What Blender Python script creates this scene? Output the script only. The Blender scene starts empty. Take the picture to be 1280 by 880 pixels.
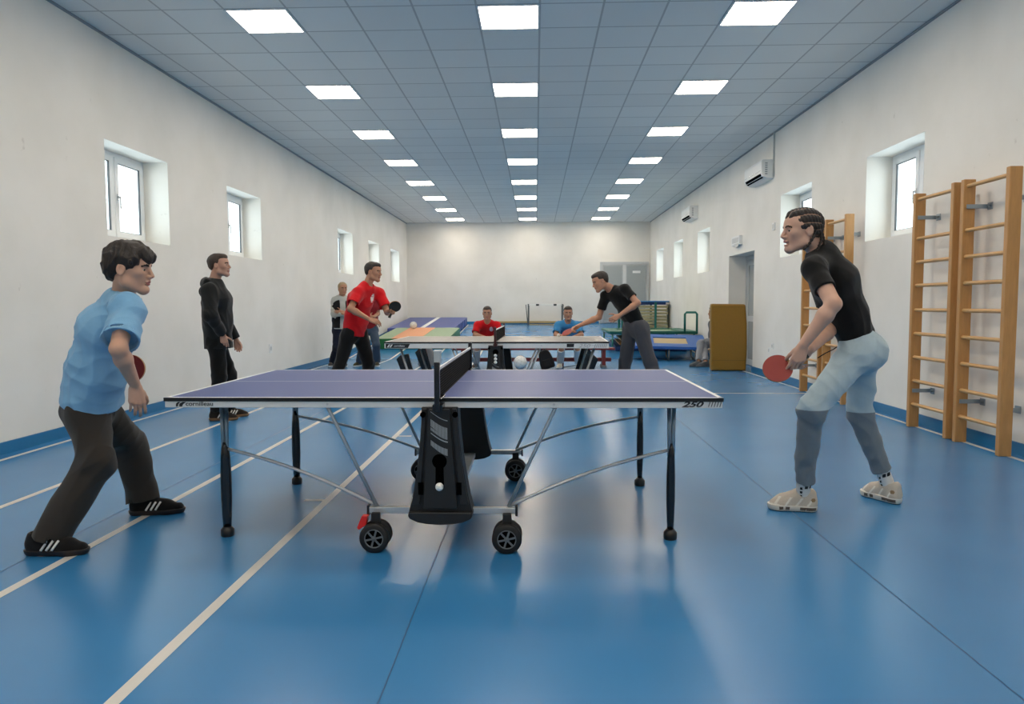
import bpy, bmesh, math, random
import numpy as np
from mathutils import Vector, Matrix
random.seed(7)
SC = bpy.context.scene
COL = SC.collection
# ------------------------------------------------------------------ camera model
CF, CYAW, CPIT, CROL, CH = 905.86, .0328, .0658, -.0036, 1.2137
def _cam():
    c, s = math.cos(CYAW), math.sin(CYAW); cp, sp = math.cos(CPIT), math.sin(CPIT); cr, sr = math.cos(CROL), math.sin(CROL)
    fw = np.array([-s, c, 0.]); rt = np.array([c, s, 0.]); up = np.array([0, 0, 1.])
    F = fw*cp-up*sp; U = up*cp+fw*sp
    return F, cr*rt+sr*U, cr*U-sr*rt
_F, _R, _U = _cam()
_O = np.array([0, 0, CH])
def ray(px, py): return _F+_R*(px-640)/CF-_U*(py-440)/CF
def J(px, py, Y):
    """point of the place seen at photo pixel (px, py) at room depth Y"""
    d = ray(px, py); return _O+d*(Y/d[1])
def ground(px, py, z=0.):
    d = ray(px, py); return _O+d*((z-CH)/d[2])
def reach(p, px, py, L, near=True):
    d = ray(px, py); d = d/np.linalg.norm(d); oc = _O-np.asarray(p)
    b = oc@d; c = oc@oc-L*L; D = b*b-c
    t = -b if D <= 0 else (-b-math.sqrt(D) if near else -b+math.sqrt(D))
    return _O+d*t
def nrm(v):
    v = np.asarray(v, float); return v/np.linalg.norm(v)
def ik(a, b, l1, l2, pole):
    a = np.asarray(a, float); b = np.asarray(b, float); v = b-a; d = np.linalg.norm(v); u = v/d
    x = (d*d+l1*l1-l2*l2)/(2*d); h = math.sqrt(max(l1*l1-x*x, 0))
    p = np.asarray(pole, float); p = nrm(p-u*(p@u))
    return a+u*x+p*h

cam = bpy.data.cameras.new('camera'); camo = bpy.data.objects.new('camera', cam); COL.objects.link(camo)
cam.sensor_fit = 'HORIZONTAL'; cam.sensor_width = 36; cam.lens = 36*CF/1280; cam.clip_start = .05; cam.clip_end = 200
M = Matrix.Identity(4)
for i in range(3):
    M[i][0] = _R[i]; M[i][1] = _U[i]; M[i][2] = -_F[i]; M[i][3] = _O[i]
camo.matrix_world = M
SC.camera = camo
SC.view_settings.view_transform = 'Standard'; SC.view_settings.look = 'None'; SC.view_settings.gamma = 1; SC.view_settings.use_curve_mapping = False

# ------------------------------------------------------------------ materials
def lin(h):
    h = h.lstrip('#'); v = [int(h[i:i+2], 16)/255 for i in (0, 2, 4)]
    return tuple((x/12.92 if x <= .04045 else ((x+.055)/1.055)**2.4) for x in v)+(1.,)
MATS = {}
def mat(name, hexc, rough=.5, metal=0., noise=0., nscale=20., bump=0., bscale=200., spec=.5, coat=0., sheen=0., stretch=None):
    if name in MATS: return MATS[name]
    m = bpy.data.materials.new(name); m.use_nodes = True; nt = m.node_tree; n = nt.nodes; L = nt.links
    b = n['Principled BSDF']; c = lin(hexc)
    b.inputs['Base Color'].default_value = c; b.inputs['Roughness'].default_value = rough; b.inputs['Metallic'].default_value = metal
    b.inputs['Specular IOR Level'].default_value = spec; b.inputs['Coat Weight'].default_value = coat; b.inputs['Sheen Weight'].default_value = sheen
    tc = n.new('ShaderNodeTexCoord')
    src = tc.outputs['Object']
    if stretch:
        mp = n.new('ShaderNodeMapping'); mp.inputs['Scale'].default_value = stretch; L.new(src, mp.inputs['Vector']); src = mp.outputs['Vector']
    nz = n.new('ShaderNodeTexNoise'); nz.inputs['Scale'].default_value = nscale; nz.inputs['Detail'].default_value = 5; L.new(src, nz.inputs['Vector'])
    mx = n.new('ShaderNodeMix'); mx.data_type = 'RGBA'
    k = max(noise, .04)
    mx.inputs[6].default_value = tuple(x*(1-k) for x in c[:3])+(1,); mx.inputs[7].default_value = tuple(min(1, x*(1+k)) for x in c[:3])+(1,)
    L.new(nz.outputs['Fac'], mx.inputs[0]); L.new(mx.outputs[2], b.inputs['Base Color'])
    if bump:
        n2 = n.new('ShaderNodeTexNoise'); n2.inputs['Scale'].default_value = bscale; n2.inputs['Detail'].default_value = 4; L.new(src, n2.inputs['Vector'])
        bp = n.new('ShaderNodeBump'); bp.inputs['Strength'].default_value = bump; bp.inputs['Distance'].default_value = .004
        L.new(n2.outputs['Fac'], bp.inputs['Height']); L.new(bp.outputs['Normal'], b.inputs['Normal'])
    MATS[name] = m; return m
def emis(name, hexc, s):
    if name in MATS: return MATS[name]
    m = bpy.data.materials.new(name); m.use_nodes = True; nt = m.node_tree; nt.nodes.clear()
    e = nt.nodes.new('ShaderNodeEmission'); e.inputs[0].default_value = lin(hexc); e.inputs[1].default_value = s
    o = nt.nodes.new('ShaderNodeOutputMaterial'); nt.links.new(e.outputs[0], o.inputs[0]); MATS[name] = m; return m
def glass(name, tint='#f4fafa', refl=.08):
    if name in MATS: return MATS[name]
    m = bpy.data.materials.new(name); m.use_nodes = True; nt = m.node_tree; nt.nodes.clear()
    t = nt.nodes.new('ShaderNodeBsdfTransparent'); t.inputs[0].default_value = lin(tint)
    g = nt.nodes.new('ShaderNodeBsdfGlossy'); g.inputs['Roughness'].default_value = .02
    f0 = nt.nodes.new('ShaderNodeLayerWeight'); f0.inputs[0].default_value = .5
    lw = nt.nodes.new('ShaderNodeMath'); lw.operation = 'POWER'; lw.inputs[1].default_value = 4.; nt.links.new(f0.outputs['Facing'], lw.inputs[0])
    mx = nt.nodes.new('ShaderNodeMixShader'); o = nt.nodes.new('ShaderNodeOutputMaterial')
    nt.links.new(lw.outputs[0], mx.inputs[0]); nt.links.new(t.outputs[0], mx.inputs[1]); nt.links.new(g.outputs[0], mx.inputs[2]); nt.links.new(mx.outputs[0], o.inputs[0])
    MATS[name] = m; return m

# ------------------------------------------------------------------ objects
def setp(o, label=None, cat=None, group=None, kind=None):
    if label: o['label'] = label
    if cat: o['category'] = cat
    if group: o['group'] = group
    if kind: o['kind'] = kind
    return o
def empty(name, loc=(0, 0, 0), rotz=0., label=None, cat=None, group=None, kind=None):
    o = bpy.data.objects.new(name, None); COL.objects.link(o); o.location = Vector([float(x) for x in loc]); o.rotation_euler = (0, 0, rotz)
    o.empty_display_size = .1
    return setp(o, label, cat, group, kind)
def link_mesh(name, me, parent=None, mats=None):
    o = bpy.data.objects.new(name, me); COL.objects.link(o)
    if mats:
        for m in (mats if isinstance(mats, (list, tuple)) else [mats]): me.materials.append(m)
    if parent is not None: o.parent = parent
    return o
class MB:
    """collects shapes, then links them as ONE mesh object"""
    def __init__(s): s.bm = bmesh.new(); s.mi = 0
    def _fin(s, verts, mi):
        fs = {f for v in verts for f in v.link_faces}
        for f in fs: f.material_index = s.mi if mi is None else mi
        return fs
    def box(s, lo, hi, mi=None, bev=0., mtx=None, seg=2):
        r = bmesh.ops.create_cube(s.bm, size=1); vs = r['verts']
        lo = Vector(lo); hi = Vector(hi); c = (lo+hi)/2; d = hi-lo
        for v in vs: v.co = Vector((v.co.x*d.x, v.co.y*d.y, v.co.z*d.z))+c
        s._fin(vs, mi)
        if bev:
            es = {e for v in vs for e in v.link_edges}
            rb = bmesh.ops.bevel(s.bm, geom=list(es), offset=bev, segments=seg, affect='EDGES', profile=.5)
            vs = list({v for f in rb['faces'] for v in f.verts} | {v for v in vs if v.is_valid})
            for f in rb['faces']: f.material_index = s.mi if mi is None else mi
        if mtx is not None:
            for v in vs: v.co = mtx @ v.co
        return s
    def cyl(s, a, b, ra, rb=None, n=20, mi=None, cap=True):
        rb = ra if rb is None else rb; a = Vector(a); b = Vector(b); d = (b-a)
        q = Vector((0, 0, 1)).rotation_difference(d.normalized()).to_matrix().to_4x4()
        r = bmesh.ops.create_cone(s.bm, cap_ends=cap, segments=n, radius1=ra, radius2=rb, depth=d.length)
        mm = Matrix.Translation((a+b)/2) @ q
        for v in r['verts']: v.co = mm @ v.co
        fs = s._fin(r['verts'], mi)
        for f in fs:
            if len(f.verts) == 4: f.smooth = True
        return s
    def sphere(s, c, r, n=24, mi=None, scale=(1, 1, 1)):
        rr = bmesh.ops.create_uvsphere(s.bm, u_segments=n, v_segments=n//2, radius=r)
        for v in rr['verts']: v.co = Vector((v.co.x*scale[0], v.co.y*scale[1], v.co.z*scale[2]))+Vector(c)
        for f in s._fin(rr['verts'], mi): f.smooth = True
        return s
    def lathe(s, prof, c=(0, 0, 0), n=32, mi=None, axis='z', mtx=None, cap=True):
        rings = []
        for r, z in prof:
            ring = []
            for i in range(n):
                a = 2*math.pi*i/n; p = Vector((r*math.cos(a), r*math.sin(a), z))
                if axis == 'y': p = Vector((p.x, p.z, p.y))
                if axis == 'x': p = Vector((p.z, p.x, p.y))
                p += Vector(c)
                if mtx is not None: p = mtx @ p
                ring.append(s.bm.verts.new(p))
            rings.append(ring)
        for A, B in zip(rings, rings[1:]):
            for i in range(n):
                f = s.bm.faces.new((A[i], A[(i+1) % n], B[(i+1) % n], B[i])); f.smooth = True; f.material_index = s.mi if mi is None else mi
        for R in ((rings[0], rings[-1]) if cap else ()):
            f = s.bm.faces.new(R); f.material_index = s.mi if mi is None else mi
        return s
    def tube(s, pts, r, n=10, mi=None, closed=False, flat=None):
        pts = [Vector([float(x) for x in p]) for p in pts]; rings = []; N = len(pts); up = None
        rs = r if isinstance(r, (list, tuple)) else [r]*N
        for i, p in enumerate(pts):
            t = (pts[(i+1) % N]-pts[i-1]) if closed else (pts[min(i+1, N-1)]-pts[max(i-1, 0)])
            t.normalize()
            if up is None:
                up = t.orthogonal().normalized()
                if flat is not None: up = (Vector(flat)-t*Vector(flat).dot(t)).normalized()
            else: up = (up-t*up.dot(t)).normalized()
            bt = t.cross(up)
            rings.append([s.bm.verts.new(p+(up*math.cos(2*math.pi*k/n)+bt*math.sin(2*math.pi*k/n))*rs[i]) for k in range(n)])
        for i in range(N if closed else N-1):
            A, B = rings[i], rings[(i+1) % N]
            for k in range(n):
                f = s.bm.faces.new((A[k], A[(k+1) % n], B[(k+1) % n], B[k])); f.smooth = True; f.material_index = s.mi if mi is None else mi
        if not closed:
            for R in (rings[0][::-1], rings[-1]):
                f = s.bm.faces.new(R); f.material_index = s.mi if mi is None else mi
        return s
    def prism(s, poly, lo, hi, axis='y', mi=None, mtx=None, bev=0.):
        """poly: 2-D outline; extruded along axis from lo to hi"""
        def P(u, v, w): return {'y': Vector((u, w, v)), 'x': Vector((w, u, v)), 'z': Vector((u, v, w))}[axis]
        A = [s.bm.verts.new(P(u, v, lo)) for u, v in poly]; B = [s.bm.verts.new(P(u, v, hi)) for u, v in poly]
        fs = [s.bm.faces.new(A), s.bm.faces.new(B[::-1])]
        n = len(poly)
        for i in range(n): fs.append(s.bm.faces.new((A[(i+1) % n], A[i], B[i], B[(i+1) % n])))
        for f in fs: f.material_index = s.mi if mi is None else mi
        vs = A+B
        bmesh.ops.recalc_face_normals(s.bm, faces=fs)
        if bev:
            es = {e for v in vs for e in v.link_edges}
            rb = bmesh.ops.bevel(s.bm, geom=list(es), offset=bev, segments=2, affect='EDGES', profile=.5)
            vs = list({v for f in rb['faces'] for v in f.verts} | {v for v in vs if v.is_valid})
            for f in rb['faces']: f.material_index = s.mi if mi is None else mi
        if mtx is not None:
            for v in vs: v.co = mtx @ v.co
        return s
    def quad(s, ps, mi=None):
        f = s.bm.faces.new([s.bm.verts.new(Vector([float(x) for x in p])) for p in ps]); f.material_index = s.mi if mi is None else mi
        return s
    def build(s, name, mats, parent=None, **k):
        me = bpy.data.meshes.new(name)
        s.bm.to_mesh(me); s.bm.free()
        o = link_mesh(name, me, parent, mats)
        return setp(o, **k)
def text_mesh(name, txt, size, m, parent, mtx, shear=0., xs=1., ext=.0006, bold=0.):
    cu = bpy.data.curves.new(name, 'FONT'); cu.body = txt; cu.size = size; cu.shear = shear; cu.extrude = ext; cu.align_x = 'LEFT'; cu.offset = bold
    o = bpy.data.objects.new(name, cu); COL.objects.link(o)
    dg = bpy.context.evaluated_depsgraph_get()
    me = bpy.data.meshes.new_from_object(o.evaluated_get(dg)); bpy.data.objects.remove(o); bpy.data.curves.remove(cu)
    me.transform(mtx @ Matrix.Diagonal((xs, 1, 1, 1)))
    me.name = name
    return link_mesh(name, me, parent, m)
def copy_tree(o, parent=None):
    c = o.copy(); COL.objects.link(c)
    if parent is not None: c.parent = parent
    for ch in o.children: copy_tree(ch, c)
    return c
# ------------------------------------------------------------------ room shell
LW, RW, FY, BY, CZ = -4.37, 3.85, 24.63, -6.6, 3.961
RAMP0, RAMPZ = 16.0, .56
def floor_z(y): return 0. if y < RAMP0 else RAMPZ*(y-RAMP0)/(FY-RAMP0)
T = .5875
LX0, LY0 = -.2514, 7.132      # centre of the middle column's first panel

def wall_material():
    m = bpy.data.materials.new('painted_plaster'); m.use_nodes = True; nt = m.node_tree; n = nt.nodes; L = nt.links; b = n['Principled BSDF']
    tc = n.new('ShaderNodeTexCoord'); z = n.new('ShaderNodeTexNoise'); z.inputs['Scale'].default_value = 1.3; z.inputs['Detail'].default_value = 6; L.new(tc.outputs['Object'], z.inputs['Vector'])
    r = n.new('ShaderNodeValToRGB'); r.color_ramp.elements[0].position = .3; r.color_ramp.elements[0].color = lin('#e5e2da'); r.color_ramp.elements[1].position = .62; r.color_ramp.elements[1].color = lin('#edeae3')
    L.new(z.outputs['Fac'], r.inputs['Fac'])
    # scuffs, small and sparse
    s = n.new('ShaderNodeTexNoise'); s.inputs['Scale'].default_value = 9; s.inputs['Detail'].default_value = 3; L.new(tc.outputs['Object'], s.inputs['Vector'])
    rs = n.new('ShaderNodeValToRGB'); rs.color_ramp.elements[0].position = .73; rs.color_ramp.elements[0].color = (0, 0, 0, 1); rs.color_ramp.elements[1].position = .8; rs.color_ramp.elements[1].color = (1, 1, 1, 1); L.new(s.outputs['Fac'], rs.inputs['Fac'])
    mx = n.new('ShaderNodeMix'); mx.data_type = 'RGBA'; mx.inputs[7].default_value = lin('#d8d4cc'); L.new(rs.outputs['Color'], mx.inputs[0]); L.new(r.outputs['Color'], mx.inputs[6])
    L.new(mx.outputs[2], b.inputs['Base Color']); b.inputs['Roughness'].default_value = .75; b.inputs['Specular IOR Level'].default_value = .25
    z2 = n.new('ShaderNodeTexNoise'); z2.inputs['Scale'].default_value = 60; L.new(tc.outputs['Object'], z2.inputs['Vector'])
    bp = n.new('ShaderNodeBump'); bp.inputs['Strength'].default_value = .12; bp.inputs['Distance'].default_value = .003; L.new(z2.outputs['Fac'], bp.inputs['Height']); L.new(bp.outputs['Normal'], b.inputs['Normal'])
    return m
WALL = wall_material()

def floor_material():
    m = bpy.data.materials.new('blue_vinyl'); m.use_nodes = True; nt = m.node_tree; n = nt.nodes; L = nt.links; b = n['Principled BSDF']
    tc = n.new('ShaderNodeTexCoord'); z = n.new('ShaderNodeTexNoise'); z.inputs['Scale'].default_value = .8; z.inputs['Detail'].default_value = 2; z.inputs['Roughness'].default_value = .6; L.new(tc.outputs['Object'], z.inputs['Vector'])
    r = n.new('ShaderNodeValToRGB'); r.color_ramp.elements[0].position = .3; r.color_ramp.elements[0].color = lin('#2d76ac'); r.color_ramp.elements[1].position = .7; r.color_ramp.elements[1].color = lin('#357eb4'); L.new(z.outputs['Fac'], r.inputs['Fac'])
    L.new(r.outputs['Color'], b.inputs['Base Color'])
    mp = n.new('ShaderNodeMapping'); mp.inputs['Scale'].default_value = (2.2, .7, 1); L.new(tc.outputs['Object'], mp.inputs['Vector'])
    z2 = n.new('ShaderNodeTexNoise'); z2.inputs['Scale'].default_value = 5; z2.inputs['Detail'].default_value = 2; L.new(mp.outputs['Vector'], z2.inputs['Vector'])
    r2 = n.new('ShaderNodeMapRange'); r2.inputs['To Min'].default_value = .25; r2.inputs['To Max'].default_value = .31; L.new(z2.outputs['Fac'], r2.inputs['Value']); b.inputs['Roughness'].default_value = .27
    b.inputs['Specular IOR Level'].default_value = 1.
    z3 = n.new('ShaderNodeTexNoise'); z3.inputs['Scale'].default_value = .9; z3.inputs['Detail'].default_value = 1; L.new(tc.outputs['Object'], z3.inputs['Vector'])
    bp = n.new('ShaderNodeBump'); bp.inputs['Strength'].default_value = .06; bp.inputs['Distance'].default_value = .03; L.new(z3.outputs['Fac'], bp.inputs['Height'])
    return m
FLOOR = floor_material()
LINE = mat('line_paint', '#cbc9c2', .4, noise=.08, nscale=6)
SEAM = mat('seam_groove', '#20537f', .5)

f = MB()
def fstrip(x0, x1, y0, y1, dz, mi):
    ys = sorted({y0, y1, *( [RAMP0] if y0 < RAMP0 < y1 else [])})
    for a, b in zip(ys, ys[1:]):
        f.quad([(x0, a, floor_z(a)+dz), (x1, a, floor_z(a)+dz), (x1, b, floor_z(b)+dz), (x0, b, floor_z(b)+dz)], mi)
fstrip(LW-.4, RW+.75, BY, FY+.1, 0, 0)
for x in (-1.297, -2.255, -3.235, -4.215, 3.735): fstrip(x-.024, x+.024, BY, 24.2, .0012, 1)
fstrip(-1.27, 3.71, 9.81, 9.86, .0012, 1)
for x, y in ((-1.21, 6.6), (-1.38, 4.4)): fstrip(x-.06, x+.06, y-.02, y+.02, .0012, 1)
for x in (-.482, -2.45, 1.49): fstrip(x-.0025, x+.0025, BY, RAMP0, .0009, 2)
floor = f.build('floor', [FLOOR, LINE, SEAM], kind='structure', label='glossy blue vinyl sports floor with white court lines', cat='floor')

def ceiling_material():
    m = bpy.data.materials.new('mineral_tiles'); m.use_nodes = True; nt = m.node_tree; n = nt.nodes; L = nt.links; b = n['Principled BSDF']
    tc = n.new('ShaderNodeTexCoord'); sp = n.new('ShaderNodeSeparateXYZ'); L.new(tc.outputs['Object'], sp.inputs[0])
    def grid(out, off):
        a = n.new('ShaderNodeMath'); a.operation = 'SUBTRACT'; a.inputs[1].default_value = off; L.new(out, a.inputs[0])
        d = n.new('ShaderNodeMath'); d.operation = 'DIVIDE'; d.inputs[1].default_value = T; L.new(a.outputs[0], d.inputs[0])
        w = n.new('ShaderNodeMath'); w.operation = 'PINGPONG'; w.inputs[1].default_value = .5; L.new(d.outputs[0], w.inputs[0])
        c = n.new('ShaderNodeMath'); c.operation = 'LESS_THAN'; c.inputs[1].default_value = .017; L.new(w.outputs[0], c.inputs[0])
        fl = n.new('ShaderNodeMath'); fl.operation = 'FLOOR'; L.new(d.outputs[0], fl.inputs[0])
        return c.outputs[0], fl.outputs[0]
    g1, f1 = grid(sp.outputs[0], LX0-T/2); g2, f2 = grid(sp.outputs[1], LY0-T/2)
    mxm = n.new('ShaderNodeMath'); mxm.operation = 'MAXIMUM'; L.new(g1, mxm.inputs[0]); L.new(g2, mxm.inputs[1])
    cb = n.new('ShaderNodeCombineXYZ'); L.new(f1, cb.inputs[0]); L.new(f2, cb.inputs[1])
    wn = n.new('ShaderNodeTexWhiteNoise'); wn.noise_dimensions = '2D'; L.new(cb.outputs[0], wn.inputs['Vector'])
    ti = n.new('ShaderNodeMix'); ti.data_type = 'RGBA'; ti.inputs[6].default_value = lin('#d9dbd9'); ti.inputs[7].default_value = lin('#dfe1df'); L.new(wn.outputs['Value'], ti.inputs[0])
    mx = n.new('ShaderNodeMix'); mx.data_type = 'RGBA'; mx.inputs[7].default_value = lin('#b3b5b4'); L.new(mxm.outputs[0], mx.inputs[0]); L.new(ti.outputs[2], mx.inputs[6])
    L.new(mx.outputs[2], b.inputs['Base Color']); b.inputs['Roughness'].default_value = .85; b.inputs['Specular IOR Level'].default_value = .2
    bp = n.new('ShaderNodeBump'); bp.inputs['Strength'].default_value = .4; bp.inputs['Distance'].default_value = .006; bp.invert = True; L.new(mxm.outputs[0], bp.inputs['Height']); L.new(bp.outputs['Normal'], b.inputs['Normal'])
    return m
CEIL = ceiling_material()
c = MB(); c.quad([(LW-.1, BY, CZ), (LW-.1, FY+.1, CZ), (RW+.1, FY+.1, CZ), (RW+.1, BY, CZ)])
c.build('ceiling', CEIL, kind='structure', label='suspended ceiling of square grey mineral tiles', cat='ceiling')
WTRIM = mat('grey_trim', '#8f959a', .6)
for nm, x0, x1 in (('trim_left', LW, LW+.02), ('trim_right', RW-.02, RW)):
    MB().box((x0, BY, CZ-.022), (x1, FY, CZ-.001)).build(nm, WTRIM, kind='structure', label='thin grey angle trim where the ceiling meets the %s wall' % nm[5:], cat='trim')

WIN_L = [(7.33, 8.60), (10.25, 11.52), (16.03, 17.33), (18.97, 20.25), (21.88, 23.25)]
WIN_R = [(7.42, 8.68), (10.36, 11.64), (16.28, 17.49), (19.2, 20.44), (22.1, 23.36)]
WZ0, WZ1, REC = 1.93, 2.905, .33
DOOR_R = (12.98, 14.65, 0., 2.147)
def side_wall(name, x, sgn, ops, label):
    ys = sorted({BY, FY, *[v for o in ops for v in o[:2]]}); w = MB()
    for a, b in zip(ys, ys[1:]):
        mid = (a+b)/2; hit = [o for o in ops if o[0] < mid < o[1]]
        zs = [-.02, CZ]
        if hit: zs = sorted({-.02, CZ, *hit[0][2:]})
        for p, q in zip(zs, zs[1:]):
            if hit and hit[0][2] <= (p+q)/2 <= hit[0][3]: continue
            w.quad([(x, a, p), (x, b, p), (x, b, q), (x, a, q)])
    for y0, y1, z0, z1 in ops:
        X = x+sgn*(REC+.08 if z0 > 1 else .42)
        w.quad([(x, y0, z0), (X, y0, z0), (X, y0, z1), (x, y0, z1)]); w.quad([(x, y1, z0), (X, y1, z0), (X, y1, z1), (x, y1, z1)])
        w.quad([(x, y0, z1), (x, y1, z1), (X, y1, z1), (X, y0, z1)])
        if z0 > 1: w.quad([(x, y0, z0), (x, y1, z0), (X, y1, z0), (X, y0, z0)])
        else: w.quad([(X, y0, z0), (X, y1, z0), (X, y1, z1), (X, y0, z1)])
    return w.build(name, WALL, kind='structure', label=label, cat='wall')
side_wall('wall_left', LW, -1, [(a, b, WZ0, WZ1) for a, b in WIN_L], 'long off-white plaster wall with five recessed windows and no door')
side_wall('wall_right', RW, 1, [(a, b, WZ0, WZ1) for a, b in WIN_R]+[DOOR_R], 'long off-white plaster wall with recessed windows and a recessed grey door')
MB().quad([(LW-.05, FY, -.05), (RW+.05, FY, -.05), (RW+.05, FY, CZ), (LW-.05, FY, CZ)]).build('wall_far', WALL, kind='structure', label='white end wall of the hall with a grey double door', cat='wall')
MB().quad([(LW-.05, BY, -.05), (RW+.05, BY, -.05), (RW+.05, BY, CZ), (LW-.05, BY, CZ)]).build('wall_near', WALL, kind='structure', label='white end wall behind the viewer', cat='wall')

BASE = mat('blue_skirting', '#1d6fa0', .35)
def skirting(name, boxes, label):
    b = MB()
    for lo, hi in boxes:
        if lo[1] < RAMP0 < hi[1] and hi[0]-lo[0] < .1:
            b.box(lo, (hi[0], RAMP0, hi[2]))
            for_y = (RAMP0, hi[1]); x0, x1 = lo[0], hi[0]
            b.prism([(RAMP0, -.01), (FY, RAMPZ-.01), (FY, RAMPZ+.1), (RAMP0, .1)], x0, x1, 'x')
        else: b.box(lo, hi)
    b.build(name, BASE, kind='structure', label=label, cat='baseboard')
skirting('baseboard_left', [((LW, BY, -.01), (LW+.018, FY, .1))], 'blue vinyl skirting along the wall with no door')
skirting('baseboard_right', [((RW-.018, BY, -.01), (RW, 12.98, .1)), ((RW-.018, 14.65, -.01), (RW, FY, .1))], 'blue vinyl skirting along the wall with the wall bars')
skirting('baseboard_far', [((LW, FY-.02, RAMPZ-.02), (2.14, FY, RAMPZ+.07))], 'blue vinyl skirting at the foot of the far end wall')

# windows
PVC = mat('white_pvc', '#eef0f1', .3)
GLASS = glass('window_glass')
CHROME = mat('chrome', '#c9ccce', .18, 1.)
SEAL = mat('rubber_seal', '#4a4d50', .6)
ordn = ['first', 'second', 'third', 'fourth', 'fifth']
def window(i, x, sgn, y0, y1, side):
    lab = '%s white recessed window from the near end, %s' % (ordn[i % 5], 'doorless wall' if side == 'L' else 'wall with the wall bars')
    root = empty('window_%d' % (i+1), (x+sgn*REC, (y0+y1)/2, WZ0), 0, lab, 'window', None, 'structure')
    h = WZ1-WZ0; w = (y1-y0)/2; d = .07
    def ring(mb, a0, a1, b0, b1, t, x0, x1, mi=0):
        mb.box((x0, a0, b0), (x1, a1, b0+t), mi); mb.box((x0, a0, b1-t), (x1, a1, b1), mi); mb.box((x0, a0, b0+t), (x1, a0+t, b1-t), mi); mb.box((x0, a1-t, b0+t), (x1, a1, b1-t), mi)
    fr = MB(); ring(fr, -w+.002, w-.002, .002, h-.002, .055, -.035, .035); fr.box((-.035, -.028, .055), (.035, .028, h-.055))
    fr.build('window_frame', PVC, root)
    inn = -sgn
    for k, (a0, a1) in enumerate(((-w+.05, -.022), (.022, w-.05))):
        s = MB(); xa, xb = sorted((inn*.02, inn*.05)); ring(s, a0, a1, .05, h-.05, .06, xa, xb)
        xa, xb = sorted((inn*.024, inn*.046)); ring(s, a0+.06, a1-.06, .11, h-.11, .006, xa, xb, 1)
        so = s.build('sash', [PVC, SEAL], root)
        MB().box((inn*.03-.004, a0+.062, .112), (inn*.03+.004, a1-.062, h-.112)).build('pane', GLASS, so)
    hy = .05
    hb = MB(); xa, xb = sorted((inn*.05, inn*.062)); hb.box((xa, hy-.014, h*.5-.035), (xb, hy+.014, h*.5+.035), 0, .003)
    xa, xb = sorted((inn*.062, inn*.085)); hb.box((xa, hy-.01, h*.5-.012), (xb, hy+.01, h*.5+.012), 0, .003)
    xa, xb = sorted((inn*.078, inn*.09)); hb.box((xa, hy-.011, h*.5-.13), (xb, hy+.011, h*.5+.012), 0, .004)
    hb.build('handle', CHROME, root)
for i, (a, b) in enumerate(WIN_L): window(i, LW, -1, a, b, 'L')
for i, (a, b) in enumerate(WIN_R): window(i+5, RW, 1, a, b, 'R')

# doors
ALU = mat('grey_aluminium', '#c0c4c5', .4, .1)
DPAN = mat('grey_door_panel', '#aeb2b3', .35)
FROST = mat('frosted_pane', '#a0a6a6', .22)
WHITEP = mat('white_plastic', '#e9eae8', .35)
BLKP = mat('black_plastic', '#131314', .38)
def far_door():
    x0, x1, z0, h = 2.167, 3.80, RAMPZ, 2.06
    r = empty('door_1', ((x0+x1)/2, FY-.03, z0), 0, 'grey aluminium double door in the far end wall', 'door', None, 'structure')
    w = (x1-x0)/2; m = MB()
    m.box((-w, -.03, 0), (-w+.08, .03, h)); m.box((w-.08, -.03, 0), (w, .03, h)); m.box((-w+.08, -.03, h-.09), (w-.08, .03, h)); m.build('door_frame', ALU, r)
    for k, (a, b) in enumerate(((-w+.09, -.055), (.055, w-.09))):
        l = MB(); l.box((a, -.026, .02), (b, .02, h-.1)); lo = l.build('door_leaf', DPAN, r)
        MB().box((a+.03, -.031, .1), (b-.03, -.027, h-.14)).build('pane', FROST, lo)
    MB().box((-.054, -.034, .0), (.054, .026, h-.09)).build('mullion', mat('pale_alu', '#d4d6d6', .4), r)
    hd = MB(); hd.box((.16, -.04, .97), (.19, -.03, 1.13), 0, .003); hd.tube([(.175, -.04, 1.08), (.175, -.075, 1.08), (.21, -.08, 1.08), (.3, -.08, 1.08)], .009); hd.build('handle', CHROME, r)
    sg = MB().box((.27, -.038, 1.68), (.53, -.032, 1.76), 0).build('door_sign', WHITEP, r, label='small white sign')
far_door()
def side_door():
    y0, y1, _, h = DOOR_R
    r = empty('door_2', (RW+.36, (y0+y1)/2, 0), 0, 'grey glazed door set back in the long wall beside the mustard mat', 'door', None, 'structure')
    w = (y1-y0)/2; m = MB(); m.box((-.03, -w+.003, 0), (.05, -w+.08, h-.003)); m.box((-.03, w-.08, 0), (.05, w-.003, h-.003)); m.box((-.03, -w+.08, h-.085), (.05, w-.08, h-.003)); m.build('door_frame', ALU, r)
    for a, b in ((-w+.085, -.005), (.005, w-.085)):
        l = MB(); t = .09
        l.box((-.02, a, .01), (.03, a+t, h-.09)); l.box((-.02, b-t, .01), (.03, b, h-.09)); l.box((-.02, a+t, .01), (.03, b-t, .12)); l.box((-.02, a+t, h-.19), (.03, b-t, h-.09)); l.box((-.02, a+t, .86), (.03, b-t, .97))
        lo = l.build('door_leaf', ALU, r)
        MB().box((-.004, a+t, .12), (.006, b-t, .86)).build('pane', FROST, lo); MB().box((-.004, a+t, .97), (.006, b-t, h-.19)).build('pane', FROST, lo)
    hd = MB(); hd.box((-.03, .03, .95), (-.02, .06, 1.12), 0, .003); hd.tube([(-.03, .045, 1.05), (-.065, .045, 1.05), (-.07, .08, 1.05), (-.07, .17, 1.05)], .009); hd.build('handle', CHROME, r)
side_door()

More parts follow.
